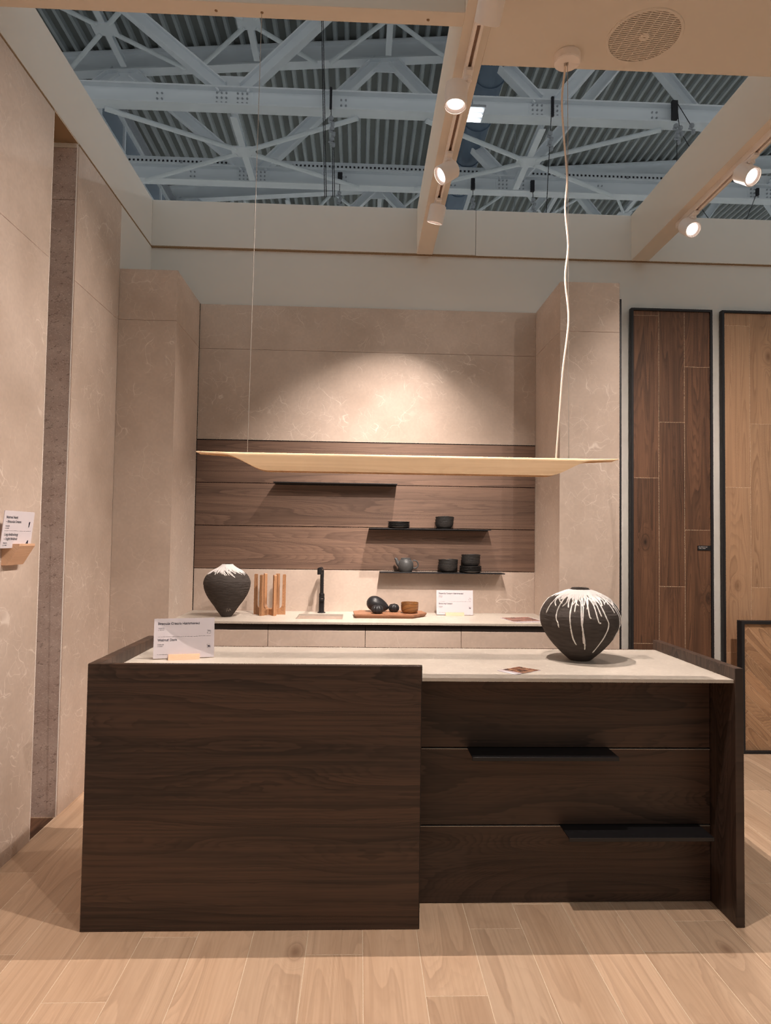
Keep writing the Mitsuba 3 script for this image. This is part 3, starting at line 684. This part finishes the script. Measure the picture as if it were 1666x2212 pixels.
fc = thing('tap', 'black column kitchen tap with a spout and side disc over the sink', 'tap')
FX, FY = -.253, 4.600
part(fc, 'base', lathe([(0, 0), (.027, 0), (.027, .004), (.024, .006), (0, .006)], 28, (FX, FY, WT)), BLACK, 30)
part(fc, 'body', lathe([(0, .006), (.0185, .006), (.0185, .128), (.0165, .132), (0, .132)], 28, (FX, FY, WT)), BLACK, 30)
part(fc, 'disc_handle', tube([(FX + .004, FY - .017, WT + .098), (FX + .004, FY - .034, WT + .098)], .017, 24), BLACK, 30)
part(fc, 'marking', box(FX - .004, FX + .012, FY - .0348, FY - .0338, WT + .097, WT + .0995, .0003), WIRE)
part(fc, 'spout', cat([tube(spline([(FX, FY, WT + .13), (FX, FY, WT + .26), (FX, FY, WT + .285), (FX - .004, FY - .015, WT + .3), (FX - .003, FY - .05, WT + .303), (FX - .009, FY - .14, WT + .303)], 6), .0125, 16),
                       tube([(FX - .009, FY - .13, WT + .31), (FX - .009, FY - .13, WT + .268)], .0155, 16)]), BLACK, 40)

tr = thing('wooden_tray', 'flat reddish wooden tray with cut corners holding ceramics and a bowl', 'tray')
tb = [(-.025, 4.30), (.352, 4.30), (.452, 4.43), (.43, 4.565), (.01, 4.565), (-.035, 4.50)]
def bevel(poly, z0, z1, inset):
    lo, hi = np.array(sg.Polygon(poly).buffer(-inset, join_style=2).exterior.coords)[:-1], np.array(poly)
    v = np.vstack([np.column_stack([lo, np.full(len(lo), z0)]), np.column_stack([hi, np.full(len(hi), z1)])])
    return trimesh.Trimesh(v, process=False).convex_hull
m = cat([bevel(tb, WT, WT + .017, .014), prism(sg.Polygon(tb), .008, (0, 0, WT + .017))])
part(tr, 'board', m, TRAY_W, uv=grain_uv(m, X, Y + Z))
TZ = WT + .025
def pumpkin(c, r, h, lobes, label):
    p = thing('ceramic_pumpkin', label, 'ornament')
    s = trimesh.creation.icosphere(4, 1.0); v = np.asarray(s.vertices).copy()
    a = np.arctan2(v[:, 1], v[:, 0]); rho = np.linalg.norm(v[:, :2], axis=1)
    k = 1 - .13 * np.abs(np.cos(a * lobes / 2)) ** 6 * np.sqrt(rho)
    dip = .35 * np.exp(-(rho / .32) ** 2) * np.sign(v[:, 2])
    v = np.column_stack([v[:, 0] * k * r, v[:, 1] * k * r, (v[:, 2] - dip) * h / 2])
    v[:, 2] -= v[:, 2].min()
    part(p, 'body', trimesh.Trimesh(v + c, s.faces, process=False), CERAMIC, True)
    part(p, 'stem', tube(spline([V(*c) + V(0, 0, h * .62), V(*c) + V(.002, 0, h * .74), V(*c) + V(.005, -.003, h * .86)], 4), .006, 8), CERAMIC, True)
pumpkin((.124, 4.365, TZ), .041, .064, 9, 'black ceramic pumpkin in front of the black gourd on the wooden tray')
pumpkin((.236, 4.47, TZ), .037, .062, 8, 'black ceramic pumpkin beside the wooden bowl on the tray')
gd = trimesh.creation.icosphere(4, 1.0); v = np.asarray(gd.vertices).copy()
sq = .78 - .22 * v[:, 0]
v = np.column_stack([v[:, 0] * .076, v[:, 1] * .052 * sq / .8, v[:, 2] * .050 * sq / .8])
tl = math.radians(18); R = np.array([[math.cos(tl), 0, math.sin(tl)], [0, 1, 0], [-math.sin(tl), 0, math.cos(tl)]])
v = v @ R.T; v[:, 2] -= v[:, 2].min()
solo('ceramic_gourd', trimesh.Trimesh(v + V(.128, 4.475, TZ), gd.faces, process=False), CERAMIC, 'black ceramic pear-shaped gourd lying behind a pumpkin on the tray', 'ornament', True)
BO = V(.338, 4.415, TZ)
wbowl = thing('wooden_bowl', 'dark grained round wooden bowl on the right of the tray', 'bowl')
m = lathe([(0, 0), (.040, 0), (.050, .006), (.0555, .02), (.057, .042), (.0575, .045), (.0575, .069), (.056, .071), (.0535, .070), (.053, .05), (.050, .022), (.040, .012), (0, .010)], 48, BO)
part(wbowl, 'body', m, BOWL_W, True, uv=grain_uv(m, X + .4 * Z, Z - .35 * X))

# ------------------------------------------------------------------ crockery on the shelves
def bowl(c, r, h, label, tilt=0.0, name='bowl', catg='bowl'):
    pr = [(0, 0), (r * .55, 0), (r * .60, h * .06), (r * .80, h * .28), (r * .93, h * .62), (r * .97, h * .88), (r * 1.0, h), (r * .975, h * 1.02), (r * .935, h * .9), (r * .89, h * .62), (r * .74, h * .32), (r * .5, h * .14), (0, h * .12)]
    m = lathe(spline(pr, 3), 44, (0, 0, 0))
    v = np.asarray(m.vertices); a = np.arctan2(v[:, 1], v[:, 0])
    v = v + np.column_stack([v[:, 0] * 0, v[:, 0] * 0, .0018 * np.sin(2 * a + c[0] * 40) * v[:, 2] / h]) + V(*c)
    return solo(name, trimesh.Trimesh(v, m.faces, process=False), BOWLC, label, catg, True, group='black bowls on the shelves')
def plate(c, r, h, label):
    pr = [(0, 0), (r * .72, 0), (r * .80, h * .15), (r * .97, h * .75), (r * 1.0, h), (r * .985, h * 1.08), (r * .955, h * .9), (r * .78, h * .42), (r * .7, h * .34), (0, h * .34)]
    return solo('plate', lathe(spline(pr, 3), 48, c), BOWLC, label, 'plate', True, group='black plates on the shelves')
S2, S3, SY = 1.490, 1.190, 4.615
for i, w_ in enumerate(('lowest', 'second from the bottom', 'second from the top', 'topmost')):
    plate((.271, SY, S2 + i * .0105), .0765, .0145, f'black stoneware plate, {w_} of the stack of four on the middle shelf')
for i, w_ in enumerate(('lowest', 'middle', 'topmost')):
    bowl((.586 + .002 * i, SY, S2 + i * .0185), .0655, .048, f'black stoneware bowl, {w_} of the stack of three on the middle shelf')
for i, w_ in enumerate(('lowest', 'middle', 'topmost')):
    bowl((.615 + .001 * i, SY, S3 + i * .0185), .0685, .052, f'black stoneware bowl, {w_} of the three-bowl stack beside the teapot on the lowest shelf')
for i, w_ in enumerate(('lowest', 'second from the bottom', 'second from the top', 'topmost')):
    plate((.773, SY, S3 + i * .0105), .0770, .0145, f"black stoneware plate, {w_} of four at the lowest shelf's right end")
for i, w_ in enumerate(('lowest', 'middle', 'topmost')):
    bowl((.773 + .001 * i, SY, S3 + .040 + i * .0195), .0665, .046, f'black stoneware bowl, {w_} of the three bowls standing on the plates on the low shelf')

tp = thing('teapot', 'grey stoneware teapot with a ring handle on the lowest shelf', 'teapot')
TC = V(.322, 4.612, S3)
part(tp, 'body', lathe(spline([(0, 0), (.036, 0), (.041, .004), (.050, .022), (.0535, .045), (.049, .070), (.037, .085), (.032, .089), (0, .089)], 5), 48, TC), TEA, True)
part(tp, 'lid', lathe([(0, .088), (.032, .088), (.034, .090), (.034, .094), (.030, .0965), (.012, .098), (0, .098)], 36, TC), TEA, 40)
sp = spline([TC + V(-.044, 0, .045), TC + V(-.058, 0, .066), TC + V(-.066, 0, .085), TC + V(-.076, 0, .093)], 6)
part(tp, 'spout', tube(sp, np.linspace(.016, .0075, len(sp)), 16), TEA, True)
a = np.linspace(math.radians(118), math.radians(-128), 22)
part(tp, 'handle', tube(np.column_stack([TC[0] + .060 + .026 * np.cos(a), np.full(22, TC[1]), TC[2] + .053 + .027 * np.sin(a)]), .0046, 10), TEA, True)

# ------------------------------------------------------------------ signs and leaflets
def sign(origin, ax, lean, w, h, lines, label, catg='sign', holder=True, icons=True):
    """standing card: origin = bottom-left corner, ax = direction along the card"""
    s = thing('information_sign', label, catg)
    ax = np.asarray(ax, float) / np.linalg.norm(ax); back = np.cross(Z, ax)      # away from the reader
    up = Z * math.cos(lean) + back * math.sin(lean); fwd = np.cross(ax, up)
    o = V(*origin)
    g = sg.box(0, 0, w, h)
    cd_ = part(s, 'card', prism(g, .003, o - fwd * .003, (ax, up, fwd)), CARD)
    at = lambda x, y: o + ax * x + up * y + fwd * .0001
    A = (ax, up, fwd)
    rule = lambda x0, x1, y0, y1, name='rule': part(cd_, name, prism(sg.box(x0, y0, x1, y1), .0005, at(0, 0), A), INK)
    if icons:
        for yb, slab in ((.60 * h, (.28, .62, .85, .74)), (.24 * h, (.22, .2, .8, .62))):
            x0 = w - .029; q = .0145
            part(cd_, 'icon', prism(sg.box(x0, yb, x0 + q, yb + q).difference(sg.box(x0 + .0007, yb + .0007, x0 + q - .0007, yb + q - .0007)), .0005, at(0, 0), A), INK)
            part(cd_, 'icon', prism(sg.Polygon([(x0 + slab[0] * q, yb + slab[1] * q + .001), (x0 + slab[2] * q, yb + slab[1] * q), (x0 + slab[2] * q, yb + slab[3] * q), (x0 + slab[0] * q, yb + slab[3] * q + .001)]), .0006, at(0, 0), A), INK)
    for text, x, y, hh, bold in lines: put_text(cd_, text, hh, at(x, y), A, depth=.0005, bold=bold)
    rule(.016, w - .016, .535 * h, .535 * h + .0008)
    if holder:
        hw_ = .125
        g = sg.Polygon([(-.030, 0), (.014, 0), (.014, .010), (-.012, .022)])
        m = prism(g, hw_, o + ax * .052 * (w / .24) + back * 0 - Z * 0, (back, Z, ax)) if False else prism(g, hw_, V(o[0], o[1], origin[2] - .004) + ax * .06, (back, Z, np.cross(back, Z)))
        if np.dot(np.cross(back, Z), ax) < 0: m.apply_translation(ax * hw_)
        part(s, 'wood_holder', m, BEECH, uv=grain_uv(m, ax, Z + .5 * back), label='pale wooden card holder')
    return s
sign((-.842, 2.800, IT + .004), (.238, .058, 0), .16, .243, .163,
     [('Breccia Cream Hammered', .015, .137, .0098, True), ('162x324', .015, .121, .0042, True), ('s. 12 mm', .015, .114, .0042, True), ('Walnut Dark', .015, .070, .0098, True), ('120x278', .015, .054, .0042, True), ('s. 6 mm', .015, .047, .0042, True), ('Porcelain stoneware', .015, .014, .0032, False)],
     'white card sign reading Breccia Cream Hammered and Walnut Dark on the island')
sign((.528, 4.515, WT + .004), (1, 0, 0), .10, .249, .166,
     [('Breccia Cream Hammered', .015, .139, .0098, True), ('162x324', .015, .124, .0042, True), ('s. 12 mm', .015, .117, .0042, True), ('Breccia Cream', .015, .070, .0098, True), ('162x324', .015, .054, .0042, True), ('s. 6 mm', .015, .047, .0042, True), ('Porcelain stoneware', .015, .014, .0032, False)],
     'white card sign reading Breccia Cream Hammered and Breccia Cream on the back worktop')
# the card in a wedge holder on the left wall
ws = thing('wall_sign', 'white card reading Marvel Next and Log Anthology in a wooden wedge on the left wall', 'sign')
wo, wax = V(-1.462, 2.775, 1.357), V(.06, .998, 0); wup = V(.10, 0, .995); wfw = np.cross(wax, wup)
WA = (wax, wup, wfw)
wc_ = part(ws, 'card', prism(sg.Polygon([(0, 0), (.062, 0), (.062, .022), (.218, .022), (.225, .160), (0, .160)]) if False else sg.Polygon([(0, 0), (.222, 0), (.222, .156), (0, .156)]), .003, wo - wfw * .003, WA), CARD)
wat = lambda x, y: wo + wax * x + wup * y
for text, x, y, hh, b in (('Marvel Next', .016, .124, .0105, True), ('– Breccia Cream', .016, .106, .0105, True), ('162x324', .016, .090, .005, True), ('s. 6 mm', .016, .081, .005, True),
                          ('Log Anthology', .016, .052, .0105, True), ('– Light Walnut', .016, .034, .0105, True), ('20x120', .016, .019, .005, True), ('s. 9 mm', .016, .010, .005, True)):
    put_text(wc_, text, hh, wat(x, y), WA, depth=.0005, bold=b)
part(wc_, 'rule', prism(sg.box(.014, .072, .208, .073), .0005, wat(0, 0), WA), INK)
part(wc_, 'icon', prism(sg.Polygon([(.185, .088), (.190, .09), (.196, .112), (.186, .112)]), .0005, wat(0, 0), WA), INK)
part(wc_, 'icon', prism(sg.Polygon([(.182, .018), (.198, .018), (.198, .032), (.190, .032)]), .0005, wat(0, 0), WA), INK)
g = sg.Polygon([(-.038, 0), (-.030, 0), (.052, .085), (.052, .10), (-.038, .10)])
g = sg.Polygon([(-1.4995, 1.284), (-1.4995, 1.375), (-1.427, 1.375), (-1.427, 1.366), (-1.476, 1.284)])
m = prism(g, .135, (0, 2.86, 0), (X, Z, -Y)); m.apply_translation((0, .135, 0))
part(ws, 'wood_wedge', m, BEECH, uv=grain_uv(m, Y, Z + X), label='wooden wedge bracket')

def photo_fn(a, b, c):
    a, b, c = (mi.Color3f(*lin(*q)) for q in (a, b, c))
    def fn(p, n, uv):
        k = fbm(uv.x * 5, uv.y * 9, 2.0, octaves=3)
        col = mix(a, b, smoothstep(.35, .6, k))
        col = mix(col, c, smoothstep(.58, .7, noise(uv.x * 7 + 3, uv.y * 12, 8.0)) * .7)
        return mix(col, lin(170, 158, 160), smoothstep(.80, .82, uv.y))
    return fn
def leaflet(corners, z, mat, label):
    k = thing('leaflet', label, 'leaflet')
    c = np.array(corners, float)
    g = sg.Polygon(c)
    m = prism(g, .0022, (0, 0, z)); part(k, 'sheet', m, CARD)
    u, v_ = c[1] - c[0], c[3] - c[0]
    i = sg.Polygon([c[0] + u * a + v_ * b for a, b in ((.02, .02), (.98, .02), (.98, .98), (.02, .98))])
    m = prism(i, .0004, (0, 0, z + .0022))
    q = np.linalg.solve(np.column_stack([u, v_]), (np.asarray(m.vertices)[:, :2] - c[0]).T).T
    part(k, 'print', m, mat, uv=q)
PH1 = pbr('leaflet_print', proc(photo_fn((58, 40, 34), (104, 66, 50), (150, 112, 88))), .35, .4)
PH2 = pbr('brochure_print', proc(photo_fn((120, 84, 76), (146, 104, 94), (90, 70, 66))), .4, .4)
leaflet([(.654, 2.700), (.722, 2.626), (.600, 2.541), (.548, 2.618)], IT, PH1, 'small dark photo leaflet lying diagonally on the island near the front edge')
leaflet([(.938, 4.395), (1.135, 4.455), (1.195, 4.205), (.985, 4.142)], WT, PH2, 'brochure with a reddish brown cover lying at the right end of the back worktop')

# ------------------------------------------------------------------ tracks and spots
def track(x, y0, y1, label):
    t = thing('track_rail', label, 'track rail')
    part(t, 'rail', cat([box(x - .018, x - .007, y0, y1, ZC - .033, ZC, .001), box(x + .007, x + .018, y0, y1, ZC - .033, ZC, .001), box(x - .008, x + .008, y0, y1, ZC - .014, ZC, .001), box(x - .018, x + .018, y1 - .004, y1 + .003, ZC - .033, ZC, .001)]), WHITE)
    part(t, 'contact_slot', box(x - .007, x + .007, y0, y1 - .004, ZC - .020, ZC - .0142, .0005), SLOT)
track(.435, -.6, 4.10, 'white track rail under the middle beam')
track(2.0, -.6, 4.10, 'white track rail under the right beam')

def spot(adapter, head, aim, label, power=1.0, cutoff=46, beam=14, group=None):
    s = thing('track_spot', label, 'spotlight', 'white track spots')
    d = V(*aim); d /= np.linalg.norm(d)
    h = V(*head); ax_, ay = adapter
    x_, y_, _ = frame(d)
    R = np.column_stack([x_, y_, d])
    part(s, 'adapter', cat([box(ax_ - .016, ax_ + .016, ay - .045, ay + .045, ZC - .052, ZC - .0335, .003), tube([(ax_, ay, ZC - .052), (ax_, ay, ZC - .066)], .017, 20)]), WHITE)
    neck = h - d * .032
    part(s, 'neck', tube([(ax_, ay, ZC - .064), (ax_, ay, ZC - .078), neck], .010, 14), WHITE, 40)
    r = .0485
    body = lathe([(0, -.05), (r - .006, -.05), (r, -.044), (r, .05), (r - .002, .0515), (r - .0045, .05), (r - .0055, .036), (0, .034)], 44)
    hs = part(s, 'housing', placed(body, R, h), WHITE, 30)
    ring = lathe([(.034, .0345), (r - .006, .0365), (r - .006, .0475), (.036, .036)], 40)
    part(hs, 'baffle', placed(ring, R, h), WHITE_D, 30)
    disc = trimesh.creation.cylinder(.0335, .002, sections=36)
    part(hs, 'lens', placed(disc, R, h + d * .0365), WHITE, emitter=glow(np.array((1, .95, .88)) * 7))
    p = h + d * .056
    scene[uniq('beam_of_' + s)] = {'type': 'spot', 'to_world': mi.ScalarTransform4f().look_at(origin=p.tolist(), target=(p + d).tolist(), up=[.02, 1, .03]),
                             'intensity': rgb(np.array(WARM) * SPOT * power), 'sampling_weight': float(.6 + 1.2 * power), 'cutoff_angle': float(cutoff), 'beam_width': float(beam)}
def aim(head, target): return V(*target) - V(*head)
h1, h2, h3, h4 = (.445, 2.33, 3.355), (.380, 2.75, 3.304), (.428, 3.41, 3.345), (.428, 3.885, 3.355)
spot((.435, 2.44), h1, aim(h1, (.15, 4.68, 1.42)), 'white track spot at the top edge on the middle rail, turned away', 2.6, 26, 3)
spot((.435, 2.775), h2, (-.06, -.10, -1), 'glowing white track spot on the middle rail pointing straight down', 1.35, 55, 34)
spot((.435, 3.388), h3, aim(h3, (-1.5, 2.9, 1.9)), 'glowing white track spot on the middle rail turned left to the stone wall', .8, 40, 10)
spot((.435, 3.863), h4, aim(h4, (-.08, 4.68, .75)), 'farthest white track spot on the middle rail, lens hidden', 1.8, 37, 2)
r1, r2 = (1.99, 3.335, 3.345), (1.985, 3.93, 3.345)
spot((2.0, 3.305), r1, (.28, -.72, -.62), 'glowing white track spot on the right rail, the nearer one', .9)
spot((2.0, 3.908), r2, (.10, -.75, -.62), 'glowing white track spot on the right rail, the one nearest the back wall', .9)
# lamps of the same rails out of the frame
h = (.435, 1.86, 3.345); spot((.435, 1.83), h, aim(h, (.3, 2.75, .9)), 'white track spot on the middle rail turned to the island, out of the picture', .95, 52, 24)
h = (.435, 1.0, 3.345); spot((.435, .97), h, aim(h, (-1.5, 1.9, 1.6)), 'white track spot near the front end of the middle rail, turned to the left wall', .8, 36, 10)
h = (2.0, 2.2, 3.345); spot((2.0, 2.17), h, aim(h, (2.4, 4.62, 1.5)), 'white track spot on the right rail turned to the sample boards, out of the picture', 1.6, 32, 10)
h = (2.0, 1.3, 3.345); spot((2.0, 1.27), h, aim(h, (1.2, 4.1, 1.9)), 'white track spot on the right rail turned to the right column, out of the picture', .6, 26, 4)

# ------------------------------------------------------------------ pendant
pd = thing('pendant_lamp', 'long bent pale ash veneer pendant lamp hanging over the island', 'pendant lamp')
PYc, PT, hwid = 2.58, 1.7415, .0335
xs = np.concatenate([np.linspace(-.626, -.52, 6), np.linspace(-.51, -.33, 28), np.linspace(-.29, .68, 12), np.linspace(.71, .90, 28), np.linspace(.915, 1.0015, 6)])
def drop(x):
    e = min(x + .626, 1.0015 - x)
    t = np.clip((e - .102) / .172, 0, 1)
    return .0045 + .006 * min(e / .1, 1) + .0590 * (t * t * (3 - 2 * t))
prof_n = 9
def section(x):
    d = drop(x); rr = min(.012, d - .002); th = .0032
    out = [(-hwid, -d)] + [(-hwid + rr - rr * math.cos(t), -rr + rr * math.sin(t)) for t in np.linspace(0, math.pi / 2, prof_n)]
    out = [(-hwid, -d)] + [(-hwid + rr * (1 - math.cos(t)), -rr * (1 - math.sin(t))) for t in np.linspace(0, math.pi / 2, prof_n)] + [(hwid - rr * (1 - math.sin(t)), -rr * (1 - math.cos(t))) for t in np.linspace(0, math.pi / 2, prof_n)] + [(hwid, -d)]
    inn = [(hwid - th, -d)] + [(hwid - th - rr * .5 * (1 - math.cos(t)), -min(th, d - .001) - rr * .5 * (1 - math.sin(t)) * (1 if d > .015 else 0)) for t in np.linspace(0, math.pi / 2, 5)] \
        + [(-hwid + th + rr * .5 * (1 - math.sin(t)), -min(th, d - .001) - rr * .5 * (1 - math.cos(t)) * (1 if d > .015 else 0)) for t in np.linspace(0, math.pi / 2, 5)] + [(-hwid + th, -d)]
    return out + inn
secs = [np.array([(x, PYc + a, PT + b) for a, b in section(x)]) for x in xs]
n = len(secs[0]); f = []
for i in range(len(secs) - 1):
    for j in range(n):
        b = (j + 1) % n; f += [[i * n + j, (i + 1) * n + j, (i + 1) * n + b], [i * n + j, (i + 1) * n + b, i * n + b]]
vv = np.vstack(secs)
ncorner = 2 + 2 * prof_n                     # points of the outer face; the inner face follows
sheets = []
for js in (range(0, ncorner - 1), [ncorner - 1], range(ncorner, n - 1), [n - 1]):
    ff = []
    for i in range(len(secs) - 1):
        for j in js:
            b = (j + 1) % n; ff += [[i * n + j, (i + 1) * n + j, (i + 1) * n + b], [i * n + j, (i + 1) * n + b, i * n + b]]
    t = trimesh.Trimesh(vv, np.array(ff), process=False); t.remove_unreferenced_vertices(); sheets.append(t)
for k in (0, len(secs) - 1):
    ve = np.vstack([secs[k], secs[k].mean(0)])
    ff = [[n, (j + 1) % n, j] if k == 0 else [n, j, (j + 1) % n] for j in range(n)]
    sheets.append(trimesh.Trimesh(ve, np.array(ff), process=False))
m = cat(sheets)
if m.volume < 0: m.invert()
part(pd, 'shade', m, ASH, True, uv=grain_uv(m, X, Z + .7 * Y))
part(pd, 'light_channel', box(-.33, .72, PYc - .022, PYc + .022, PT - .02, PT - .004, .002), WHITE)
cp_ = part(pd, 'canopy', lathe([(0, ZC), (.052, ZC), (.054, ZC - .002), (.054, ZC - .034), (.051, ZC - .038), (0, ZC - .038)], 40, (.838, 2.685, 0)), WHITE, 30)
cord = [(.829, 3.42), (.829, 3.396), (.816, 3.259), (.826, 3.091), (.839, 2.924), (.831, 2.797), (.844, 2.641), (.832, 2.505), (.847, 2.331), (.824, 2.119), (.806, 1.87), (.797, 1.745)]
cord = [(lambda k: (x * k, 2.685 * k, 1.42 + (z - 1.42) * k))(1 - .037 * (3.42 - z) / 1.68) for x, z in cord]
part(pd, 'cord', tube(spline(cord, 6), .0042, 8), CORD, True)
part(pd, 'suspension_wire', tube([(.838, 2.68, 3.42), (.820, 2.59, PT)], .0012, 6), WIRE)
part(pd, 'suspension_wire', tube([(-.412, 2.53, ZC + .001), (-.437, 2.575, PT)], .0012, 6), WIRE)
part(cp_, 'ferrule', cat([tube([(.838, 2.68, 3.418), (.838, 2.68, 3.408)], .004, 10), tube([(.830, 2.685, 3.418), (.830, 2.685, 3.405)], .006, 10), tube([(.820, 2.59, PT + .012), (.820, 2.59, PT)], .003, 8)]), WIRE)

# ------------------------------------------------------------------ ceiling grille
gr = thing('ceiling_grille', 'round slatted ceiling speaker grille in the panel beside the pendant canopy', 'grille')
gx, gy = grc
part(gr, 'ring', lathe([(grr - .014, ZC + .002), (grr - .013, ZC - .004), (grr - .002, ZC - .004), (grr, ZC - .001), (grr, ZC + .0), (grr - .0125, ZC + .004), (grr - .014, ZC + .002)], 64, (gx, gy, 0)), PAINT_C, 30)
part(gr, 'backing', trimesh.creation.cylinder(grr - .013, .01, sections=48).apply_translation((gx, gy, ZC + .03)), DEEP)
ra = math.radians(6); du, dv = V(math.cos(ra), math.sin(ra), 0), V(-math.sin(ra), math.cos(ra), 0)
R = np.column_stack([du, dv, Z])
for k in range(-13, 14):
    o_ = k * .0098; L = math.sqrt(max((grr - .014) ** 2 - o_ ** 2, 0))
    if L > .02: part(gr, 'slat', placed(box(-L, L, o_ - .0026, o_ + .0026, 0, .006, .0006), R, V(gx, gy, ZC - .002)), PAINT_C)
for k in range(-3, 4):
    o_ = k * .036; L = math.sqrt((grr - .014) ** 2 - o_ ** 2)
    part(gr, 'cross_bar', placed(box(o_ - .0015, o_ + .0015, -L, L, .002, .009, .0006), R, V(gx, gy, ZC - .004)), PAINT_C)
part(gr, 'hub', lathe([(0, -.004), (.018, -.004), (.02, -.002), (.02, .004), (0, .004)], 32, (gx, gy, ZC)), PAINT_C, 30)
part(gr, 'emblem', placed(box(-.006, .006, -.001, .001, -.0046, -.0038, .0002), R, V(gx, gy, ZC)), GAP)
